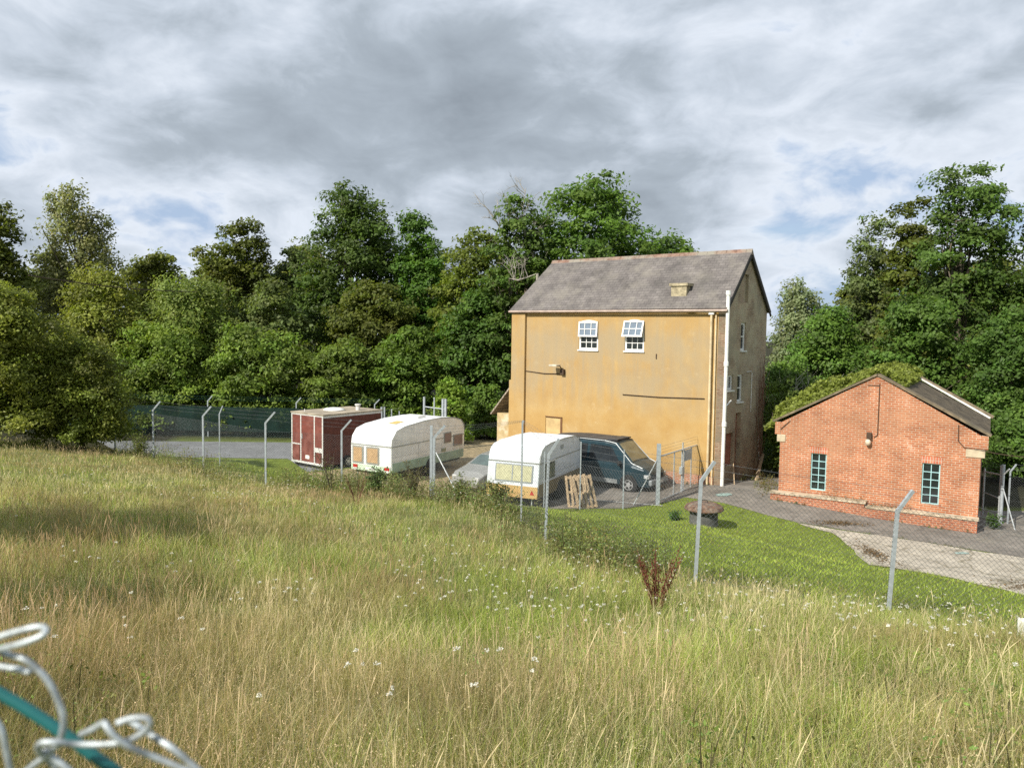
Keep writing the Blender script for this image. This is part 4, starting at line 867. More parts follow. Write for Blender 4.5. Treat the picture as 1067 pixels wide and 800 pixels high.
# caravans: local x = long axis away from the visible end wall, y = width; visible end at x=0, side seen from the camera = -y... (placed by corner B)
def caravan(kind, B, ang, W, L, z):
    """B = near right bottom corner on the ground, ang = direction of the long axis"""
    d = np.array([math.sin(ang), math.cos(ang)]); lab = {'long': 'longer cream caravan with a pale green skirt beside the maroon trailer', 'short': 'smaller white caravan with yellow striped base in front of the blue van'}[kind]
    root = empty('caravan', (B[0], B[1], z), math.atan2(d[1], d[0]), lab, 'caravan', 'caravans parked inside the fence')
    cream = mat('caravan cream ' + kind, (.78, .80, .80) if kind == 'long' else (.68, .73, .78), .45, 0, .07, 2.5, .4, dirt=(.58, .58, .50) if kind == 'long' else (.60, .62, .62), dscale=1.6, dthr=(.55, .75))
    top = 2.42; b0 = .55
    if kind == 'long': prof = [(0.02, b0), (0, .8), (0, 1.62), (.06, 1.95), (.35, 2.28), (.9, 2.42), (2.3, 2.55), (3.6, 2.58), (L - .9, 2.50), (L - .32, 2.36), (L - .06, 2.12), (L, 1.8), (L, .9), (L - .12, b0)]
    else: prof = [(.0, b0), (.0, .8), (.13, 1.70), (.20, 1.98), (.34, 2.18), (.62, 2.30), (1.2, 2.36), (2.6, 2.38), (L - .6, 2.34), (L - .2, 2.24), (L - .03, 2.0), (L, 1.7), (L, .9), (L - .12, b0)]
    # body: roof shell and side walls share one mesh (rounded by bevel)
    body = MB().prism(prof, 'y', 0, W).build('body', cream, root, .05)
    TR = mat('trim rail ' + kind, (.30, .31, .28), .5)
    tr = MB()
    k0 = 2; zt = prof[2][1]
    sm_ = MB()
    for x_ in ((1.9, 3.7) if kind == 'long' else (1.75, 3.3)): sm_.box(x_, x_ + .015, -.006, .0, .6, zt - .03)
    for z_ in (.98, 1.16): sm_.box(.06, L - .08, -.005, .0, z_, z_ + .008)
    sm_.build('panel_seam', mat('seam grey', (.35, .35, .33), .6), root)  # thin plain grey strips along the panel joints
    tr.box(-.015 + prof[2][0], .01 + prof[2][0], .03, W - .03, zt - .02, zt + .025)
    tr.box(.04, L - .03, -.014, .008, zt - .02, zt + .012)
    tr.build('trim_rail', TR, root)
    edge = [(p[0], -.006, p[1]) for p in prof[2:12]]; MB().tube(edge, .018, 5).build('edge_rail', TR, root)
    if kind == 'long':
        MB().box(.06, L - .1, -.012, .0, .52, .92).build('skirt', mat('pale green skirt', (.30, .42, .33), .6, 0, .15, 3), root)
        MB().box(-.025, -.001, .05, W - .05, .50, .76).build('rear_panel', mat('mint rear panel', (.55, .68, .52), .5, 0, .1, 3), root)
        CUR = mat('tan curtain', (.46, .31, .17), .8, 0, .15, 8); FRM = mat('grey window surround', (.30, .30, .27), .5)
        for (a, c) in ((W - .12 - .62, W - .12), (W - 1.62, W - .82 - .08)):
            f = MB().box(-.03, -.001, a, c, .80, 1.56).build('window', FRM, root, .04); MB().box(-.036, -.031, a + .07, c - .07, .87, 1.49).build('pane', CUR, f, .01)
        for (a, c, z0, z1) in ((L - 1.75, L - 1.15, 1.35, 1.85), (L - .98, L - .2, 1.12, 1.68)):
            f = MB().box(a, c, -.03, -.001, z0, z1).build('window', FRM, root, .02); MB().box(a + .05, c - .05, -.036, -.031, z0 + .05, z1 - .05).build('pane', mat('mauve curtain', (.22, .17, .17), .4), f)
        MB().box(2.75, 3.35, W * .3, W * .7, 2.56, 2.68).build('roof_vent', WHITE, root, .03)
        slab([(1.2, .75, 2.454), (1.8, .75, 2.510), (1.8, 1.15, 2.510), (1.2, 1.15, 2.454)], .012).build('roof_patch', mat('yellowed plastic', (.55, .42, .15), .6), root)
        MB().box(L - 1.95, L - 1.6, -.03, -.001, .98, 1.12).build('side_hatch', mat('olive vent', (.25, .26, .14), .6), root)
        REDL = mat('red lamp', (.45, .03, .02), .3)
        for y in (.22, W - .3): f = MB().box(-.05, -.026, y - .13, y + .13, .60, .74).build('tail_light', REDL, root, .02); MB().box(-.05, -.026, y - .1, y + .1, .50, .60).build('reflector', WHITE, f)
        MB().box(-.04, -.026, W * .5 - .26, W * .5 + .26, .55, .66).build('number_plate', WHITE, root)
        MB().tube([(-.03, W - .7, 1.5), (-.03, W - .7, .9)], .01).build('grab_rail', TR, root)
    else:
        YEL = mat('faded yellow stripe', (.62, .42, .17), .6, 0, .12, 3, dirt=(.45, .28, .12)); OLV = mat('olive brown skirt', (.22, .17, .09), .7, 0, .15, 3)
        MB().box(-.02, -.001, .02, W - .02, .40, .84).build('rear_panel', YEL, root)
        MB().box(.05, L - .1, -.014, .0, .42, .92).build('skirt', OLV, root)
        FRM = mat('grey window rim', (.30, .33, .35), .4); NETC = mat('cream net curtain', (.50, .49, .32), .6, 0, .12, 9)
        mm = Matrix.Rotation(R_(8.0), 4, 'Y') @ Matrix.Translation((0.0, 0, 0))
        mm = Matrix.Translation((.0, 0, .8)) @ Matrix.Rotation(R_(8.0), 4, 'Y') @ Matrix.Translation((0, 0, -.8))
        f = MB().box(-.025, .01, .24, W - .34, .96, 1.64, mm).build('window', FRM, root, .02); MB().box(-.031, -.026, .29, W - .39, 1.01, 1.59, mm).build('pane', NETC, f)
        MB().box(-.04, -.032, W / 2 - .02, W / 2 + .02, 1.02, 1.58, mm).build('window_mullion', FRM, f)
        f = MB().box(.55, 1.6, -.03, -.001, 1.02, 1.62).build('window', mat('dark window rubber', (.10, .11, .09), .6), root, .03); MB().box(.61, 1.54, -.036, -.031, 1.07, 1.57).build('pane', mat('olive curtain', (.20, .21, .13), .3, 0, .2, 5), f)
        MB().box(.55, 1.6, -.05, -.001, 1.66, 1.70).build('rain_strip', WHITE, f)
        gr_ = MB()
        for i in range(3): gr_.box(2.2 + i * .12, 2.26 + i * .12, -.012, -.001, 1.98, 2.16)
        gr_.build('side_vent', TR, root)
        MB().prism([(.15, .54), (.33, .54), (.24, .72)], 'x', -.03, -.021).build('reflector', mat('red reflector', (.5, .04, .03), .3), root)
        MB().box(.14, 1.6, .05, .07, 0, .01)
        MB().tube([(.8, .3, 2.40), (.3, .15, 2.24)], .01)
    xw = L * .5
    for y in (-.02, W + .0):
        side = -1 if y < .5 else 1
        MB().lathe([(.38, -.012), (.38, .012)], 24, (xw, y + (-.006 if side < 0 else .006), .42), 'y').build('wheel_arch', BLACK, root)
        wheel(root, xw, y + (.10 if side < 0 else -.1), .31, side, mat('grey hub', (.3, .3, .3), .5), .17)
    MB().box(.1, L - .1, .2, W - .2, .38, .55).build('chassis', BLACK, root)
    MB().tube([(L, W * .2, .45), (L + 1.1, W / 2, .45), (L, W * .8, .45)], .04).tube([(L + 1.0, W / 2, .45), (L + 1.0, W / 2, 0)], .03).build('tow_hitch', GALV, root)
    for y in (.3, W - .3): MB().tube([(.15, y, .5), (.1, y, .0)], .025, 5).build('corner_steady', GALV, root)
    return root
caravan('long', (-5.08, 32.4), R_(30), 2.28, 5.6, tz(-5, 34))
caravan('short', (1.02, 28.15), R_(25), 2.15, 4.5, tz(1, 30))

# maroon trailer
tp = G(337, 490); TA = R_(38)
tl = empty('box_trailer', (tp[0], tp[1], 0), math.atan2(math.cos(TA), math.sin(TA)), 'maroon box trailer with white framed doors beside the longer caravan', 'trailer')
MAR = mat('maroon panel', (.17, .05, .038), .6, 0, .15, 3, .3, dirt=(.26, .10, .08), dscale=2); FRW = mat('white aluminium frame', (.62, .62, .60), .45, 0, .08, 5)
TW, TLn, TH = 2.0, 3.6, 2.55; tl.scale = (1, 1.2, 1)
MB().box(0, TLn, 0, TW, .18, TH).build('body', mat('dark maroon panel', (.12, .04, .03), .7, 0, .2, 3), tl)
m = MB()
for y in (0, .50, 1.36, 1.94): m.box(-.03, -.001, y, y + .06, .18, TH)
for (a, b_, z) in ((.06, .5, .92), (1.42, 1.94, 1.05), (.06, 1.94, .18), (.06, 1.94, TH - .06)): m.box(-.028, -.001, a, b_, z, z + (.06 if z > .2 else .1))
m.box(-.029, -.001, .06, .5, .98, 1.02)
m.build('door_frame', FRW, tl)
for (a, b_, z0, z1, nm) in ((.56, 1.36, .28, TH - .06, 'door'), (.06, .5, 1.021, TH - .06, 'upper_panel'), (1.42, 1.94, 1.111, TH - .06, 'upper_panel'), (1.5, 1.94, .28, 1.05, 'lower_panel'), (.14, .4, .28, .80, 'lower_panel')):
    o = MB().box(-.02, -.002, a, b_, z0, z1).build(nm, MAR, tl)
    if nm == 'door': MB().box(-.05, -.021, 1.28, 1.32, 1.35, 1.6).build('handle', GALV, o); MB().box(-.026, -.0205, .85, 1.1, .42, .6).build('notice', WHITE, o)
MB().box(-.026, -.001, .06, .5, .80, .92).build('grey_panel', FRW, tl)
MB().box(-.05, TLn + .05, -.04, TW + .04, TH + .001, TH + .07).build('roof', mat('dirty trailer roof', (.34, .29, .22), .8, 0, .25, 2), tl, .01)
MB().box(-.04, TLn, -.02, .0, TH - .1, TH).build('top_rail', FRW, tl)
MB().lathe([(.5, 0), (.45, .08), (.2, .13)], 20, (1.7, 1.1, TH + .071)).build('roof_dome', WHITE, tl, smooth=True)
MB().lathe([(.1, 0), (.1, .22), (.14, .23), (.14, .3)], 12, (2.6, .5, TH + .071)).build('vent_pipe', FRW, tl)
MB().tube([(.3, 1.5, TH + .07), (.3, 1.5, TH + .2)], .02).build('aerial_stub', FRW, tl)
for xc in (1.4, 2.15):
    for side, y in ((-1, -.03), (1, TW + .03)): wheel(tl, xc, y, .28, side, FRW, .16)
MB().tube([(TLn, .6, .35), (TLn + 1, 1, .35), (TLn, 1.4, .35)], .04).build('tow_hitch', GALV, tl)
MB().box(.05, TLn - .05, .15, TW - .15, .05, .18).build('chassis', BLACK, tl)
MB().box(-.6, -.03, .0, .02, .0, .01)

# far car / trailer clutter behind the gap between caravan and lean-to: two galvanised rails & dark vehicle
# ------------------------------------------------------------------ fences
def panel(m, a, c, h, sp=.088, r=.0025, off=0, drop=.03):
    """diagonal wires between ground points a and c"""
    a = np.array(a); c = np.array(c); L = np.linalg.norm((c - a)[:2]); d = (c - a) / L; up = np.array([0, 0, 1.0]); nrm = np.array([d[1], -d[0], 0])
    V = []; n = int((L + h) / sp) + 1
    for sgn in (1, -1):
        for i in range(n):
            s0 = (i + .5) * sp - h
            p0, p1 = (s0, 0.0), (s0 + h, h)
            lo = max(0, -s0); hi = min(h, L - s0)
            if hi <= lo: continue
            q0 = (s0 + lo, lo); q1 = (s0 + hi, hi)
            if sgn < 0: q0 = (L - q0[0], q0[1]); q1 = (L - q1[0], q1[1])
            A = a + d * q0[0] + up * (q0[1] + drop) + nrm * sgn * .0012; B = a + d * q1[0] + up * (q1[1] + drop) + nrm * sgn * .0012
            dd = (B - A); dd /= np.linalg.norm(dd); s1 = nrm; s2 = np.cross(dd, s1)
            for k in range(3):
                t = 2 * math.pi * k / 3; o = (s1 * math.cos(t) + s2 * math.sin(t)) * r; m.append((A + o, B + o))
def build_panel(a, c, h, mt, parent, **k):
    L = []; panel(L, a, c, h, **k); V = np.array(L).reshape(-1, 3)   # per wire: 3 x (A,B)
    n = len(L) // 3; i = np.arange(n)[:, None] * 6; F_ = np.concatenate([i + np.array([[0, 1, 3, 2]]), i + np.array([[2, 3, 5, 4]]), i + np.array([[4, 5, 1, 0]])], 0)
    return np_mesh('mesh_panel', V, F_, mt, parent=parent)
def angle_post(a, h, crank, r, parent, lean=(0, 0), name='post', m=None):
    a = Vector(a); t = a + Vector((lean[0], lean[1], h)); mb = MB()
    def bar(p, q):
        d = (q - p).normalized(); s = d.cross(Vector((0, 1, 0.01))).normalized(); f = s.cross(d).normalized(); n = len(mb.v)
        for pt in (p, q):
            for (x, y) in ((-r, -r), (r, -r), (r, r), (-r, r)): mb.v.append(tuple(pt + s * x + f * y))
        for k in range(4): j = (k + 1) % 4; mb.f.append((n + k, n + j, n + 4 + j, n + 4 + k))
        mb.f += [(n + 3, n + 2, n + 1, n), (n + 4, n + 5, n + 6, n + 7)]
    bar(a - Vector((0, 0, .3)), t)
    if crank is not None: bar(t - Vector((0, 0, .02)), t + Vector(crank))
    return mb.build(name, m or GALVP, parent), t, (t + Vector(crank) if crank is not None else t)
def fence(label, pts, hs, cranks, rs, mesh_h, group=None, barbed=True, mtw=WIRE, sp=.088, r=.0025, leans=None, name='chain_link_fence', skip=()):
    root = empty(name, tuple(pts[0]), 0, label, 'fence', group); o = Vector(pts[0]); tops = []
    P_ = [Vector(p) - o for p in pts]
    for i, p in enumerate(P_):
        po, t, tip = angle_post(p, hs[i], cranks[i], rs[i], root, (leans[i] if leans else (0, 0))); tops.append((t, tip))
    lw = MB(); bw_ = MB()
    for i in range(len(P_) - 1):
        if i in skip: continue
        build_panel(tuple(P_[i]), tuple(P_[i + 1]), mesh_h, mtw, root, sp=sp, r=r)
        for z in (.05, mesh_h * .5, mesh_h + .03): lw.tube([P_[i] + Vector((0, 0, z)), P_[i + 1] + Vector((0, 0, z))], .0022, 3, False)
        if barbed:
            for f in (.25, .6, .95):
                a = tops[i][0].lerp(tops[i][1], f); c = tops[i + 1][0].lerp(tops[i + 1][1], f); md = a.lerp(c, .5) - Vector((0, 0, .03)); bw_.tube([a, md, c], .0028, 3, False)
                n = int((c - a).length / .12)
                for k in range(n): q = a.lerp(c, (k + .5) / n); bw_.tube([q + Vector((0, 0, .018)), q - Vector((0, 0, .018))], .0018, 3, False)
    lw.build('line_wire', mtw, root, fixn=False)
    if barbed: bw_.build('barbed_wire', mtw, root, fixn=False)
    return root, P_, tops
fl = list(FP.keys()); pts = []; hs = []
for k in fl: x, y = FP[k][0], FP[k][1]; pts.append((x, y, tz(x, y)))
# straight height per post so the knee matches: solve from its pixel row
knee = {120: 427, 160: 427, 212: 433, 277: 440, 356: 448, 452: 455, 543: 440, 568: 473, 724: 500, 925: 531, 1095: 570}
for k, p in zip(fl, pts): hs.append(max(1.5, P(k[0], knee[k[0]], p[1])[2] - p[2]))
print('post heights', [round(h, 2) for h in hs])
cr = [(.42, 0, .36)] * len(fl); cr = [(c[0] * (.55 if k[0] in (724, 925, 568) else .8), -.05, .36) for c, k in zip(cr, fl)]; cr[fl.index((543, 537, 19))] = (0.02, 0, .05)
rs = [.029] * len(fl); rs[fl.index((452, 513, 24))] = .04; rs[fl.index((543, 537, 19))] = .022
mh = 1.85
froot, FPl, ftops = fence('long galvanised chain link fence with cranked posts running across the field edge', pts, hs, cr, rs, mh, leans=[(.06, 0) if k[0] in (724,) else ((.09, 0) if k[0] == 925 else (.05, 0) if k[0] == 568 else (0, 0)) for k in fl])
i5 = fl.index((452, 513, 24))
MB().tube([FPl[i5] + Vector((0.05, 0, 1.6)), FPl[i5] + Vector((1.1, -.9, -.1))], .02, 6).build('brace', GALV, froot)
# strainer post upright carrying crank at 452 goes above knee
MB().box(FPl[i5].x - .13, FPl[i5].x - .05, FPl[i5].y - .04, FPl[i5].y + .04, FPl[i5].z - .3, FPl[i5].z + hs[i5] + .35).build('post', GALVP, froot)
# white stub post at the right edge
q = P(1067, 650, 10.6); MB_ = MB().box(-.06, .06, -.06, .06, -.5, .40); st = MB_.build('marker_post', WHITE, None, .01); st.location = (q[0], q[1], tz(q[0], q[1]) ); tag(st, 'short white marker post at the right edge of the field', 'post')

# inner yard fence + gate posts
gA = G(685, 527); gB = G(731, 507); yf = [(G(p, y)[0], G(p, y)[1]) for p, y in ((604, 531), (649, 531))]
yp_ = [(1.2, 27.2, tz(1.2, 27.2))] + [(x, y, tz(x, y)) for x, y in yf] + [(gA[0], gA[1], tz(gA[0], gA[1]))]
yroot, YPl, _ = fence('inner chain link fence running from the small caravan to the yard gate', yp_, [2.3, 2.55, 2.25, 2.35], [None] * 4, [.02, .022, .022, .07], 1.8, barbed=False)
MB().tube([YPl[3] + Vector((-.05, 0, 1.75)), YPl[3] + Vector((-.95, -.15, 0))], .022, 6).build('brace', GALV, yroot)
# the yard gate
gb = Vector((gB[0], gB[1], tz(gB[0], gB[1]))); ga = Vector((gA[0], gA[1], tz(gA[0], gA[1])))
gd = (gb - ga); gl = gd.xy.length; gate = empty('yard_gate', tuple(ga), math.atan2(gd.y, gd.x), 'tall galvanised yard gate between the blue van and the house corner', 'gate')
g = MB()
for z in (.12, 1.85): g.tube([(.15, 0, z), (gl - .2, 0, z)], .03, 6)
for x in (.15, gl * .33, gl * .5, gl * .55, gl * .72, gl - .2): g.tube([(x, 0, .12), (x, 0, 1.85)], .026 if x > .2 else .03, 6)
g.build('gate_frame', GALV, gate)
build_panel((.15, 0, .12), (gl - .2, 0, .12), 1.7, WIRE, gate, drop=0)
MB().box(gl - .06, gl + .08, -.07, .07, -.3, 2.5).build('gate_post', GALVP, gate); MB().box(gl + .12, gl + .2, -.05, .05, -.3, 2.5).build('gate_post', GALVP, gate)
MB().tube([(gl * .5, -.03, .05), (gl * .5, -.03, 2.15)], .03, 6).box(gl * .5 - .12, gl * .5 + .12, -.08, .06, .85, 1.15).build('drop_bolt', GALV, gate)
MB().box(gl * .54, gl * .70, -.05, -.035, 1.35, 1.8).build('sign_plate', mat('grey sign back', (.35, .40, .45), .5), gate)
for z in (1.98, 2.1, 2.22): MB().tube([(0, 0, z), (gl, 0, z)], .004, 4).build('barbed_wire', WIRE, gate)

# far fence with green netting behind the road
fa = [(-30, 47.2), (-24, 46.9), (-18.5, 46.6), (-13, 46.2), (-8.2, 45.8)]
fpt = [(x, y, tz(x, y)) for x, y in fa]
r_, fp_, _ = fence('far fence with dark green windbreak netting beyond the road', fpt, [2.2] * 5, [(.3, -.05, .3)] * 5, [.03] * 5, 1.8, mtw=NETG, sp=.16, r=.003, name='netted_fence')
nm_ = MB()
for i in range(4): a, c = fp_[i], fp_[i + 1]; o_ = Vector((0, -.05, 0)); nm_.v += [tuple(a + o_ + Vector((0, 0, .35))), tuple(c + o_ + Vector((0, 0, .35))), tuple(c + o_ + Vector((0, 0, 1.85))), tuple(a + o_ + Vector((0, 0, 1.85)))]; nm_.f.append(tuple(range(4 * i, 4 * i + 4)))
ns = nm_.build('windbreak_net', SHADE, r_); sm = ns.modifiers.new('s', 'SOLIDIFY'); sm.thickness = .006
# thin free-standing post
q = P(229, 478, 31.5); z = tz(q[0], q[1]); fr = empty('thin_fence_post', (q[0], q[1], z), 0, 'thin isolated fence post with cranked tip between the thicker left posts', 'post')
angle_post((0, 0, 0), P(229, 431, 31.5)[2] - z, (.14, 0, .32), .02, fr)
# far gate and posts behind the caravans
q1 = P(442, 440, 43); q2 = P(463, 440, 42.4); fg = empty('far_gate', (q1[0], q1[1], 0), math.atan2(q2[1] - q1[1], q2[0] - q1[0]), 'tall narrow galvanised gate frame behind the longer caravan', 'gate')
gl2 = math.hypot(q2[0] - q1[0], q2[1] - q1[1]); zt = P(450, 414, 42.7)[2]
g = MB(); g.box(-.05, .05, -.05, .05, 0, zt); g.box(gl2 - .16, gl2 - .04, -.05, .05, 0, zt - .05); g.box(gl2 + .02, gl2 + .14, -.05, .05, 0, zt - .05); g.box(gl2 * .5 - .03, gl2 * .5 + .03, -.03, .03, 0, zt)
g.build('gate_post', GALVP, fg)
MB().tube([(0, 0, zt - .55), (gl2, 0, zt - .62)], .03, 6).tube([(0, 0, .3), (gl2, 0, .3)], .03, 6).build('rail', GALVP, fg)
build_panel((0, 0, .2), (gl2, 0, .2), zt - .8, WIRE, fg)
q1 = P(398, 440, 42); rt_ = [(P(px, 440, Y)[0], Y) for px, Y in ((397.5, 42), (400.5, 42.05), (408, 42.6), (416, 43.2))]
tops = [(424, .05), (424, .04), (426, .03), (428, .03)]
o0 = Vector((rt_[0][0], rt_[0][1], 0)); pr_ = empty('far_post_row', tuple(o0), 0, 'short row of galvanised posts beyond the road between trailer and caravan', 'fence')
for (x, y), (pt, r) in zip(rt_, tops): MB().box(x - o0.x - r, x - o0.x + r, y - o0.y - r, y - o0.y + r, 0, P(400, pt, y)[2]).build('post', GALVP, pr_)
m = MB()
for z in (2.2, 1.9, 1.5): m.tube([(0, 0, z), (rt_[3][0] - o0.x, rt_[3][1] - o0.y, z)], .006, 4)
m.build('line_wire', WIRE, pr_)
# rails in the gap behind (gravel end)
q = P(488, 452, 47.5); rl = empty('crash_barrier', (q[0], q[1], 0), 0, 'low grey double rail at the end of the gravel between caravan and house', 'barrier')
m = MB(); m.box(0, 3.2, 0, .05, .5, .62); m.box(0, 3.2, 0, .05, .15, .24)
for x in (.1, 1.1, 2.2, 3.1): m.box(x - .05, x + .05, .052, .13, -.1, .75)
m.build('rail', GALV, rl)
# right-hand fence and gate behind the brick building
q1 = G(1024, 540); q2 = G(1043, 540); Yg = 27.6
a = P(1023, 530, 28.0); b2 = P(1043, 535, 27.0)
rg = empty('side_gate', (a[0], a[1], 0), math.atan2(b2[1] - a[1], b2[0] - a[0]), 'galvanised wire gate at the right end of the brick building', 'gate'); L_ = math.hypot(*(b2 - a)[:2])
zt = P(1043, 484, 27)[2]
g = MB().tube([(.05, 0, .1), (.05, 0, zt - .3)], .035).tube([(L_ - .12, 0, .1), (L_ - .12, 0, zt - .05)], .03).tube([(.05, 0, zt - .42), (L_ - .1, 0, zt - .38)], .03).tube([(.05, 0, .95), (L_ - .1, 0, .9)], .02).tube([(.05, 0, .3), (L_ - .1, 0, .25)], .02)
g.build('gate_frame', GALV, rg); MB().tube([(L_, 0, -.2), (L_, 0, zt)], .055, 10).build('gate_post', GALVP, rg)
MB().tube([(L_ + .03, 0, 1.3), (L_ + .85, -.1, .0)], .022).tube([(L_ + .03, 0, zt - .35), (L_ + .3, 0, zt - .1)], .025).build('brace', GALV, rg)
for z in (zt - .25, zt - .14, zt - .03): MB().tube([(-.2, 0, z), (L_, 0, z)], .005, 4).build('barbed_wire', WIRE, rg)
build_panel((.05, 0, .1), (L_ - .1, 0, .1), zt - .55, WIRE, rg)
c_ = P(1043, 535, 27); e_ = P(1100, 545, 25.5)
fence('short run of wire fence right of the brick building by the side gate', [(c_[0] + .25, c_[1], 0.0), (e_[0] + .9, e_[1], 0.0)], [1.9, 1.9], [(.2, 0, .25)] * 2, [.02, .03], 1.7)
# overhead cables
def cable(a, b, sag, r, label, poles=None):
    a = Vector(a); b = Vector(b); root = empty('overhead_cable', tuple(a), 0, label, 'cable'); m = MB(); pts = [(b - a) * t - Vector((0, 0, sag * 4 * t * (1 - t))) for t in [i / 16 for i in range(17)]]
    m.tube(pts, r, 5); m.build('wire', ROPE, root, fixn=False)
cable(P(30, 287, 29.0), P(205, 304, 44.0), .15, .022, 'thin black cable crossing in front of the pale willow on the left')
cable(np.r_[bo + bd * 6.8 - np.array([.2, .1]), 2.8], P(1110, 476, 24), .1, .012, 'grey cable leaving the right corner of the brick building')

# round capped well head
q = G(733, 547, .15); wz = tz(q[0], q[1]); wh = empty('well_head', (q[0], q[1], wz), 0, 'dark concrete cylinder with a wider rusty lid standing on the lawn', 'well head')
MB().lathe([(.50, -.3), (.48, .0), (.46, .62), (.44, .64)], 36).build('shaft', mat('dark concrete', (.10, .10, .095), .9, 0, .3, 4, .2, .4, 40), wh)
MB().lathe([(.64, .60), (.66, .64), (.60, .74), (.42, .82), (.1, .84)], 36).build('lid', mat('rusty lid', (.16, .095, .065), .9, 0, .3, 8, .2, .4, 30, dirt=(.22, .19, .15), dscale=4), wh, .01)
MB().tube([(-.12, 0, .83), (-.1, 0, .92), (.1, 0, .92), (.12, 0, .83)], .015, 6).build('lid_handle', DARKT, wh)

# pallets leaning against the small caravan
def pallet(x, y, z, rz_, tilt, label):
    root = empty('wooden_pallet', (x, y, z), rz_, label, 'pallet', 'wooden pallets leaning on the caravan'); t = Matrix.Rotation(R_(-9), 4, 'Y') @ Matrix.Rotation(R_(tilt), 4, 'X')
    for i in range(5): x_ = -.40 + i * .17; MB().box(x_, x_ + .085, -.012, .012, 0, 1.25, t).build('slat', WOOD, root)
    for z_ in (.03, .58, 1.12): MB().box(-.40, .365, .0125, .10, z_, z_ + .09, t).build('bearer', WOOD, root)
    for i in range(3): x_ = -.40 + i * .34; MB().box(x_, x_ + .085, .101, .12, 0, 1.25, t).build('slat', WOOD, root)
q = P(605, 528, 28.6)
pa = q[0] - .08, q[1]; pallet(pa[0], pa[1], tz(*pa) - .0, R_(-12), -13, 'left one of two weathered pallets propped on end by the caravan wheel')
pallet(pa[0] + .38, pa[1] - .1, tz(*pa) + .0, R_(14), -17, 'right and more tilted of two weathered pallets by the small caravan')

# ------------------------------------------------------------------ grass
def blades(xy, h, wd, lean, prof, colr, tip=None):
    n = len(xy); K = len(prof); z = terr(xy[:, 0], xy[:, 1]) - .02; base = np.c_[xy, z]; a = rng.uniform(0, 2 * np.pi, n); b_ = rng.uniform(0, 2 * np.pi, n)
    ld = np.c_[np.cos(a) + .12, np.sin(a), np.zeros(n)]; wdv = np.c_[np.cos(b_), np.sin(b_), np.zeros(n)]
    t = np.array([p[0] for p in prof]); wp_ = np.array([p[1] for p in prof]); c = base[:, None, :] + np.array([0, 0, 1.0]) * (h[:, None, None] * (t[None, :, None] * (1 - .25 * (lean[:, None, None] * t[None, :, None]) ** 2)))
    c = c + ld[:, None, :] * (h * lean)[:, None, None] * (t ** 2)[None, :, None]
    o = wdv[:, None, :] * (wd[:, None] * wp_[None, :])[:, :, None] * .5
    V = np.stack([c - o, c + o], 2).reshape(-1, 3); i = (np.arange(n) * K * 2)[:, None, None] + (np.arange(K - 1) * 2)[None, :, None] + np.array([0, 1, 3, 2])[None, None, :]
    col_ = np.repeat(colr[:, None, :], K * 2, 1)
    if tip is not None:
        tt = np.repeat(t, 2)[None, :, None]; col_ = col_ * (1 - tt ** 2) + tip[:, None, :] * tt ** 2
    return V, i.reshape(-1, 4), col_.reshape(-1, 3)
def scatter(n, y0=2.2, y1=38, power=1.0):
    out = []
    while sum(len(o) for o in out) < n:
        k = n; u = rng.random(k); y = (y0 ** (2 - power) + u * (y1 ** (2 - power) - y0 ** (2 - power))) ** (1 / (2 - power)); x = (rng.random(k) * 2 - 1) * (.70 * y + 1.4)
        out.append(np.c_[x, y])
    p = np.concatenate(out)[:n]; return p
def dist_w(xy, w0, w1): d = np.hypot(xy[:, 0], xy[:, 1]); return w0 + (w1 - w0) * np.clip((d - 4) / 24, 0, 1)
def field_only(p): return p[(beyond(p[:, 0], p[:, 1]) < 1.0) & (poly_sd(p[:, 0], p[:, 1]) > .4) & (p[:, 1] < 37.5)]
# patch map: green fraction
def greenf(x, y):
    g = vnoise(x, y, .38, 3, 2) + .20 * np.clip((x - 2) / 5, -.8, 1) + .04 * np.clip((6 - y) / 5, -.5, 1) ; return np.clip((g - .42) * 4.5, 0, 1)
# 1 undergrowth
hfar = lambda p: (1 - .5 * np.clip((p[:, 1] - 12) / 10, 0, 1)) * np.where(p[:, 0] > 0, .5 + .5 * np.clip(-beyond(p[:, 0], p[:, 1]) / 5, 0, 1), 1)
pal = np.array([[.27, .33, .055], [.19, .255, .042], [.38, .40, .14], [.58, .53, .30], [.46, .38, .21]])
p = field_only(scatter(360000, power=1.3)); g = greenf(p[:, 0], p[:, 1]); n = len(p); r = rng.random(n)
isg = r < (.62 + .36 * g); ki = np.where(isg, rng.integers(0, 3, n), rng.integers(3, 5, n)); vv = vnoise(p[:, 0], p[:, 1], 1.2, 3, 50)[:, None]; brn = np.clip((vnoise(p[:, 0], p[:, 1], .5, 3, 61) - .5) * 4 + np.clip((-p[:, 0] - 1) / 8, -.4, .2) + .2 * (p[:, 1] < 9) * (p[:, 0] < 0), 0, .6)[:, None]; c = (pal[ki] * (1 - brn) + np.array([.30, .215, .12]) * brn) * (.62 + .95 * vv) * rng.uniform(.6, 1.35, (n, 1)) * (1 + rng.uniform(-.1, .1, (n, 3)))
h = rng.uniform(.14, .40, n) * (.45 + 1.15 * vnoise(p[:, 0], p[:, 1], 1.3, 2, 9)) * hfar(p); V, Fq, C = blades(p, h, dist_w(p, .0026, .010) * rng.uniform(.6, 1.3, n), rng.uniform(.1, .9, n), [(0, 1), (.45, .9), (.8, .55), (1, .08)], c)
tag(np_mesh('meadow_grass', V, Fq, GRASS, C), 'rough green and straw meadow grass covering the bank', 'grass', kind='stuff')
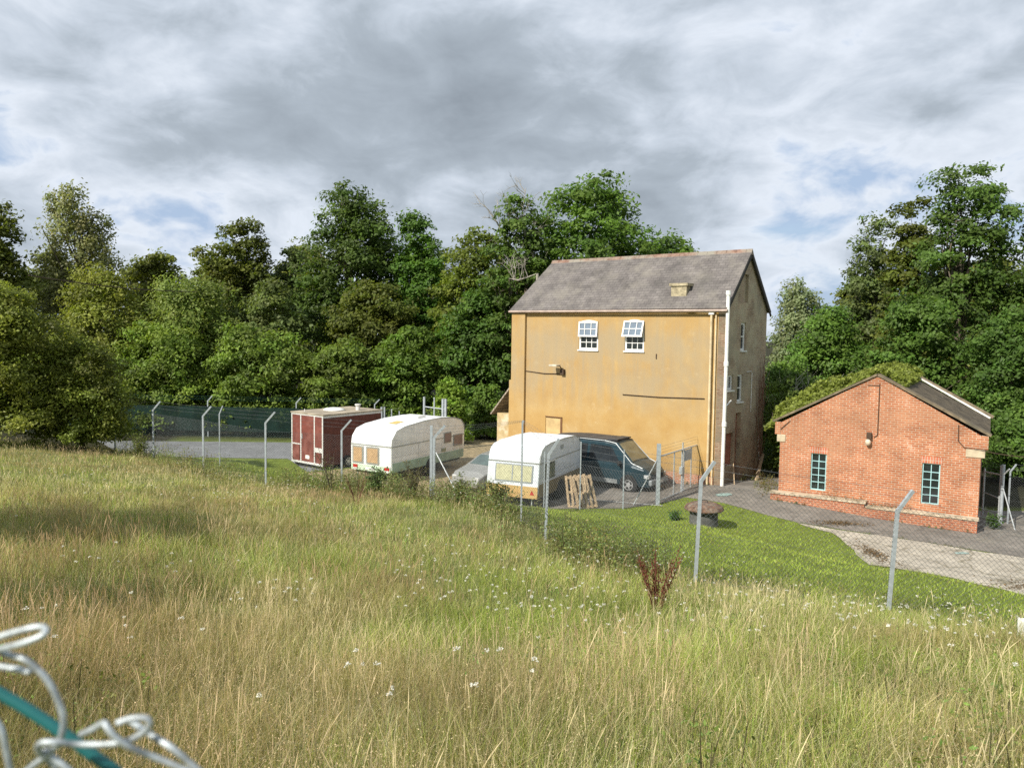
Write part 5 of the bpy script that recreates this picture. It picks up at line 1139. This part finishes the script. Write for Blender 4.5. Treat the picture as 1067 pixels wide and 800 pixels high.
# 2 straw stalks with seed heads
p = field_only(scatter(95000, power=1.15)); g = greenf(p[:, 0], p[:, 1]); den = vnoise(p[:, 0], p[:, 1], .7, 3, 21); keep = rng.random(len(p)) < np.clip(1.0 - .85 * g, .08, 1) * np.clip((den - .36) * 3.4, .04, 1); p = p[keep]; n = len(p)
pink = np.clip((vnoise(p[:, 0], p[:, 1], .3, 2, 14) - .35) * 3.5 + np.clip((0 - p[:, 0]) / 5, -.6, .5) - np.clip((p[:, 1] - 10) / 12, 0, .6), 0, 1)[:, None]
c = (np.array([.62, .56, .35]) * (1 - pink) + np.array([.46, .335, .21]) * pink) * rng.uniform(.65, 1.3, (n, 1)); tp = c * np.array([1.08, 1.0, .98])
h = rng.uniform(.26, .70, n) * (.6 + .8 * vnoise(p[:, 0], p[:, 1], 1.7, 2, 70)) * (.7 + .5 * den[keep]) * hfar(p); V, Fq, C = blades(p, h, dist_w(p, .0014, .0052), rng.uniform(.03, .38, n), [(0, 1), (.4, .9), (.76, .8), (.82, 1.9), (.91, 2.6), (1, .3)], c, tp)
tag(np_mesh('dry_grass_stalks', V, Fq, GRASS, C), 'dry straw coloured grass stalks with seed heads standing over the bank', 'grass', kind='stuff')
_q = np.hypot(p[:, 0], p[:, 1]) < 13; _p = p[_q]; _h = h[_q]; _c = tp[_q]; _k = 9; _i = np.repeat(np.arange(len(_p)), _k); _t = rng.uniform(.74, 1.02, len(_i))
_C = np.c_[_p, terr(_p[:, 0], _p[:, 1])][_i] + np.c_[rng.normal(size=(len(_i), 2)) * (.014 + .02 * (1.02 - _t))[:, None] * 1.3, _t * _h[_i]]
_V, _F = leaf_quads(_C, unit(rng.normal(size=(len(_i), 3))), .0042, .35)
SEEDS = (_V, _F, np.repeat(_c[_i] * rng.uniform(.75, 1.25, (len(_i), 1)), 4, 0))
tag(np_mesh('grass_seed_heads', SEEDS[0], SEEDS[1], GRASS, SEEDS[2]), 'feathery tan seed heads at the tips of the tall dry grass', 'grass', kind='stuff')
# 2b flattened long stems criss-crossing
p = field_only(scatter(9000, y1=18, power=1.5)); n = len(p); c = np.array([.58, .52, .34]) * rng.uniform(.6, 1.2, (n, 1)); V, Fq, C = blades(p, rng.uniform(.2, .42, n), dist_w(p, .0014, .004), rng.uniform(.8, 2.2, n), [(0, 1), (.3, .9), (.6, .8), (.85, .8), (1, .3)], c)
tag(np_mesh('bent_grass_stems', V, Fq, GRASS, C), 'pale bent stems lying across the meadow grass', 'grass', kind='stuff')
# 3 lawn beyond the fence
k = 170000; p = np.c_[rng.uniform(-12, 16, k), rng.uniform(12.5, 35, k)]; m_ = (beyond(p[:, 0], p[:, 1]) > .3) & (poly_sd(p[:, 0], p[:, 1]) > -.10 * rng.random(len(p))) & (np.abs(p[:, 0]) < .72 * p[:, 1] + 1) & (poly_sd(p[:, 0], p[:, 1]) < 12); p = p[m_]; n = len(p)
lw = lawn_w(p[:, 0], p[:, 1]); near = np.clip(1 - beyond(p[:, 0], p[:, 1]) / 3.5, 0, 1); v = vnoise(p[:, 0], p[:, 1], 1.1, 3, 4)
strawy = rng.random(n) < (.10 + .35 * near * v * 1.6); c = np.where(strawy[:, None], np.array([.30, .27, .10]), np.array([.31, .39, .07])) * rng.uniform(.6, 1.35, (n, 1)) * (.5 + .95 * vnoise(p[:, 0], p[:, 1], .9, 3, 44)[:, None])
h = rng.uniform(.05, .12, n) + near * rng.uniform(0, .30, n) * v; V, Fq, C = blades(p, h, np.full(n, .012) * rng.uniform(.7, 1.5, n), rng.uniform(.1, .8, n), [(0, 1), (.5, .9), (1, .1)], c)
tag(np_mesh('lawn_grass', V, Fq, GRASS, C), 'short bright green lawn grass between the fence and the driveway', 'grass', kind='stuff')
# 4 leafy weeds along the fence
def leafy(p, hgt, per, size, colr, mname, label, spread=.18, stalk=(.10, .09, .05)):
    n = len(p); z = terr(p[:, 0], p[:, 1]); k = np.repeat(np.arange(n), per); t = rng.random(len(k)) ** .8
    c = np.c_[p, z][k] + np.c_[rng.normal(size=(len(k), 2)) * spread * (.35 + .65 * (1 - t))[:, None], t * hgt[k]]
    V, Fq = leaf_quads(c, unit(rng.normal(size=(len(k), 3)) * .7 + np.array([0, -.2, .7])), size, .45); cl = np.array(colr) * (rng.uniform(.6, 1.35, (n, 1)) * (1 + rng.uniform(-.2, .2, (n, 3))))[k] * rng.uniform(.75, 1.25, (len(k), 1))
    C = np.repeat(cl, 4, 0); V2, F2, C2 = blades(p, hgt * 1.02, np.full(n, .012), rng.uniform(0, .15, n), [(0, 1), (.5, .8), (1, .3)], np.tile(np.array(stalk), (n, 1)))
    return tag(np_mesh(mname, np.r_[V, V2], np.r_[Fq, F2 + len(V)], LEAF, np.r_[C, C2]), label, 'weeds', kind='stuff')
k = 11000; p = np.c_[rng.uniform(-16, 3.2, k), rng.uniform(14, 33, k)]; b_ = beyond(p[:, 0], p[:, 1]); m_ = (b_ < .8) & (b_ > -3.2 + 1.5 * vnoise(p[:, 0], p[:, 1], .5, 2, 3)) & (rng.random(k) < .25 + np.clip((p[:, 0] + 9) / 5, 0, .75)) & (vnoise(p[:, 0], p[:, 1], .7, 3, 8) > .36); p = p[m_]
leafy(p, rng.uniform(.3, .85, len(p)), 26, .030, (.21, .235, .085), 'fence_weeds', 'tangled nettles and leafy weeds growing along the fence foot')
k = 3500; p = field_only(scatter(k, power=1.2)); p = p[vnoise(p[:, 0], p[:, 1], .5, 3, 31) > .52]
leafy(p, rng.uniform(.15, .4, len(p)), 18, .017, (.19, .25, .06), 'meadow_herbs', 'small green leafy herbs among the meadow grass', .09)
# 5 yarrow flowers
def umbels(p, hgt, R0, colr):
    n = len(p); z = terr(p[:, 0], p[:, 1]); per = 26; k = np.repeat(np.arange(n), per); a = rng.uniform(0, 2 * np.pi, len(k)); r = np.sqrt(rng.random(len(k))) * R0[k]
    c = np.c_[p, z + hgt][k] + np.c_[np.cos(a) * r, np.sin(a) * r, rng.uniform(-.010, .006, len(k)) - r * .12]
    V, Fq = leaf_quads(c, unit(rng.normal(size=(len(k), 3)) * .35 + np.array([0, 0, 1.0])), .006, .9); C = np.repeat(np.array(colr) * rng.uniform(.8, 1.1, (len(k), 1)), 4, 0)
    V2, F2, C2 = blades(p, hgt + .02, np.full(n, .005), np.zeros(n), [(0, 1), (.5, .8), (1, .5)], np.tile([.12, .14, .05], (n, 1))); return np.r_[V, V2], np.r_[Fq, F2 + len(V)], np.r_[C, C2]
p = field_only(scatter(3800, y0=3.4, y1=30, power=1.15)); p = p[(vnoise(p[:, 0], p[:, 1], .45, 3, 40) + .05 * np.clip(p[:, 0] / 4, -1, 1)) > .54]; p = p[rng.random(len(p)) < np.where(p[:, 1] < 7.5, .3, .75)]; n = len(p)
V, Fq, C = umbels(p, rng.uniform(.30, .6, n), rng.uniform(.010, .026, n), (.74, .72, .66)); tag(np_mesh('yarrow_flowers', V, Fq, PETAL, C), 'flat white yarrow flower heads dotted through the meadow', 'flowers', kind='stuff')
# 6 individual plants
def dock(px, py, Y, H, n, colr, label, per=70, name='dock_plant'):
    q = P(px, py, Y); z = tz(q[0], q[1]); root = empty(name, (q[0], q[1], z), 0, label, 'plant'); m = MB(); pts = []
    for i in range(n):
        dx, dy = random.uniform(-.35, .35), random.uniform(-.25, .25); L = H * random.uniform(.65, 1); m.tube([(dx * .1, dy * .1, 0), (dx * .5, dy * .5, L * .5), (dx, dy, L)], [.010, .008, .004], 4, False)
        for _ in range(per): t = random.uniform(.35, 1); pts.append((dx * (t ** 1.1) + random.gauss(0, .025), dy * t + random.gauss(0, .025), L * t + random.gauss(0, .02)))
    pts = np.array(pts); V, Fq = leaf_quads(pts, unit(rng.normal(size=pts.shape)), .016, .6); np_mesh('seed_head', V, Fq, LEAF, np.repeat(np.array(colr) * rng.uniform(.6, 1.3, (len(pts), 1)), 4, 0), root)
    m.build('stem', mat('dock stem', (.14, .06, .04), .9), root, fixn=False)
dock(684, 640, 10.9, 1.05, 14, (.19, .065, .04), 'reddish brown dock plant with upright seed heads right of the picture centre')
dock(372, 545, 20, .9, 5, (.12, .07, .04), 'brown dock stem among the weeds below the long caravan', 50)
def sapling(px, py, Y, H, n, colr, label, per=46, leaf=.04, name='young_shrub', spread=.5):
    q = P(px, py, Y); z = tz(q[0], q[1]); root = empty(name, (q[0], q[1], z), 0, label, 'shrub'); m = MB(); pts = []
    for i in range(n):
        a = random.uniform(0, 6.28); dx, dy = math.cos(a) * H * spread * random.random(), math.sin(a) * H * spread * random.random(); L = H * random.uniform(.55, 1); m.tube([(0, 0, 0), (dx * .4, dy * .4, L * .55), (dx, dy, L)], [.012, .009, .004], 4, False)
        for _ in range(per): t = random.uniform(.25, 1); pts.append((dx * t * t + random.gauss(0, .07), dy * t * t + random.gauss(0, .07), L * t + random.gauss(0, .04)))
    pts = np.array(pts); V, Fq = leaf_quads(pts, unit(rng.normal(size=pts.shape) * .6 + np.array([0, 0, .6])), leaf, .5); np_mesh('foliage', V, Fq, LEAF, np.repeat(np.array(colr) * rng.uniform(.6, 1.4, (len(pts), 1)), 4, 0), root)
    m.build('stem', BARK, root, fixn=False)
sapling(146, 475, 31, 1.15, 16, (.13, .16, .04), 'light green arching shrub beside the left fence post')
sapling(345, 530, 23.5, 1.6, 6, (.13, .12, .06), 'tall straggly weed in front of the maroon trailer corner', 22, .035)
sapling(392, 520, 23.5, .95, 14, (.08, .13, .045), 'leafy bramble clump below the rear lights of the long caravan')
sapling(430, 520, 23.0, 1.25, 16, (.13, .12, .06), 'brownish seeded shrub in front of the long caravan side', 50, .03)
sapling(480, 530, 21, .9, 14, (.11, .14, .05), 'leafy weeds below the silver car bonnet')
sapling(520, 540, 20, .85, 14, (.115, .13, .05), 'leafy weeds hiding the base of the small caravan')
sapling(1036, 545, 26.2, .55, 16, (.07, .13, .03), 'low green weeds at the foot of the side gate', 60)
q = P(700, 541, 26); sapling(703, 542, 26.6, .35, 16, (.09, .17, .03), 'bright leafy clump on the lawn left of the well head', 40)
for (cx_, cy_, rx_, ry_) in LITTER:
    k = 650; a_ = rng.uniform(0, 6.283, k); q_ = np.abs(rng.normal(size=k)) * .55 * (.7 + .6 * vnoise(np.cos(a_) * 2, np.sin(a_) * 2, 1, 2, cx_)); x_ = cx_ + np.cos(a_) * rx_ * q_ * 1.3; y_ = cy_ + np.sin(a_) * ry_ * q_ * 1.5
    V, Fq = leaf_quads(np.c_[x_, y_, terr(x_, y_) + .026 + rng.random(k) * .02], unit(rng.normal(size=(k, 3)) * .3 + np.array([0, 0, 1.0])), .035)
    tag(np_mesh('leaf_litter', V, Fq, LEAF, np.repeat(np.array([.20, .14, .08]) * rng.uniform(.5, 1.6, (k, 1)), 4, 0)), 'brown dead leaves and moss drifted on the hard standing', 'leaf litter', kind='stuff')
def along(pts, n, sd, hmin, hmax, per, size, colr, nm, lb):
    pts = np.array(pts); seg = np.hypot(*np.diff(pts, axis=0).T); cum = np.r_[0, np.cumsum(seg)]; u = rng.random(n) * cum[-1]; x = np.interp(u, cum, pts[:, 0]); y = np.interp(u, cum, pts[:, 1]); m_ = vnoise(x, y, 1.3, 2, 6) > .42
    p = (np.c_[x, y] + rng.normal(size=(n, 2)) * sd)[m_]; leafy(p, rng.uniform(hmin, hmax, len(p)), per, size, colr, nm, lb, .04)
along([bo + nn_ for nn_ in (np.array([-.5291, -.8486]) * .5 + bd * t for t in (-.2, 1.6, 3.2, 4.8, 6.6))], 130, .04, .03, .14, 12, .018, (.15, .19, .05), 'wall_foot_weeds', 'small weeds along the foot of the low brick wall')
along([g2(831, 547.5), g2(950, 563.4), g2(1067, 581.4)], 160, .05, .02, .07, 8, .016, (.17, .19, .07), 'joint_weeds', 'weeds and moss growing in the joint between tarmac and concrete')
along([tuple(h0 + hx * t - hy * .12) for t in (1, 4, 8, 11)], 120, .06, .04, .2, 12, .02, (.14, .18, .05), 'wall_foot_weeds', 'weeds along the foot of the ochre wall')
along([tuple(h0 + hx * (HL + .15) + hy * t) for t in (0, 2, 4.5)] + [tuple(bo + np.array([-.3, .3]))], 260, .25, .05, .35, 16, .026, (.24, .22, .09), 'dry_weeds', 'straw coloured dry weeds in the gap between the two buildings')
# weeds along the top of the low brick wall
k = 420; t_ = rng.uniform(1.6, 4.6, k); w_ = rng.uniform(-.4, -.08, k); nrm_ = np.array([-bd[1], bd[0]]); nn = np.array([.5291, .8486]); p = bo + bd * t_[:, None] + nn * w_[:, None]
zt = np.where(t_ < 3.1, .62, .49); hh = rng.uniform(.05, .28, k); cN = np.c_[p, zt + hh * rng.random(k)]
V, Fq = leaf_quads(cN, unit(rng.normal(size=(k, 3))), .035, .3); tag(np_mesh('wall_weeds', V, Fq, LEAF, np.repeat(np.array([.20, .16, .09]) * rng.uniform(.6, 1.3, (k, 1)), 4, 0)), 'dry brown weeds rooted on top of the low brick wall', 'weeds', kind='stuff')

# ------------------------------------------------------------------ foreground fence top at the left corner
YF = .36
nf = empty('near_wire_fence', tuple(P(20, 800, YF)), 0, 'blurred top of a near wire fence with knotted galvanised ends at lower left', 'fence')
o = Vector(nf.location)
def wirepx(pp, r, name, m_, dy=0, lead=None):
    ctrl = [Vector(P(x, y, YF + (dz if len(q_) > 2 else 0) + dy)) - o for q_ in pp for (x, y, dz) in [(q_[0], q_[1], q_[2] if len(q_) > 2 else 0)]]
    pts = []
    for i in range(len(ctrl) - 1):      # catmull-rom
        p0 = ctrl[max(i - 1, 0)]; p1 = ctrl[i]; p2 = ctrl[i + 1]; p3 = ctrl[min(i + 2, len(ctrl) - 1)]
        for s in range(6):
            t = s / 6; pts.append(.5 * ((2 * p1) + (-p0 + p2) * t + (2 * p0 - 5 * p1 + 4 * p2 - p3) * t * t + (-p0 + 3 * p1 - 3 * p2 + p3) * t ** 3))
    pts.append(ctrl[-1]); MB().tube(pts, r, 10).build(name, m_, nf, smooth=True, fixn=False)
ZN = mat('bright zinc wire', (.40, .44, .46), .45, .3, .3, 90, .5); TEAL = mat('teal plastic coated wire', (.012, .13, .13), .4, 0, .1, 20, .5)
wr = .00155
wirepx([(-60, 650, .01), (-20, 671), (0, 663), (28, 655), (44, 653), (48, 658, -.004), (40, 664, -.006), (20, 671, -.006), (0, 676), (-30, 684)], wr, 'wire', ZN)
wirepx([(-25, 660, .006), (4, 680, .006), (22, 685), (36, 694), (50, 709), (60, 728), (66, 748), (64, 766), (58, 778), (45, 789), (30, 801), (10, 820)], wr, 'wire', ZN, .002)
wirepx([(-30, 690, .012), (0, 694, .010), (18, 697, .008), (32, 700, .006)], wr, 'wire', ZN, .004)
wirepx([(-20, 735), (0, 757), (6, 780), (12, 810)], wr, 'wire', ZN)
wirepx([(60, 800, .008), (48, 790, .006), (40, 781), (42, 774, -.004), (58, 773, -.004), (80, 775), (112, 775), (134, 771), (150, 762), (156, 754), (152, 748), (138, 748), (122, 753)], wr, 'wire', ZN, -.002)
wirepx([(84, 765, .006), (95, 760, .004), (108, 753, -.003), (112, 758, -.006), (122, 769, -.006), (140, 780, -.004), (165, 790), (195, 803), (230, 825)], wr, 'wire', ZN, -.001)
wirepx([(135, 750, .006), (157, 765, .004), (178, 778), (200, 796), (220, 815)], wr, 'wire', ZN, .001)
wirepx([(46, 779), (54, 788), (70, 800), (90, 820)], wr, 'wire', ZN, .003)
wirepx([(-60, 690), (-20, 712), (0, 722), (34, 742), (68, 765), (98, 787), (125, 806), (160, 830)], .0030, 'line_wire', TEAL, .016)
# rest of that fence outside the frame: a post and more wire below and left
pp = Vector(P(-260, 900, YF)) - o; MB().tube([pp + Vector((0, 0, .25)), pp - Vector((0, 0, 1.6))], .025, 10).build('post', GALVP, nf)
MB().tube([Vector(P(-20, 712, YF + .016)) - o, pp + Vector((0, 0, .2))], .003, 8).build('line_wire', TEAL, nf)
print('done objects', len(bpy.data.objects))
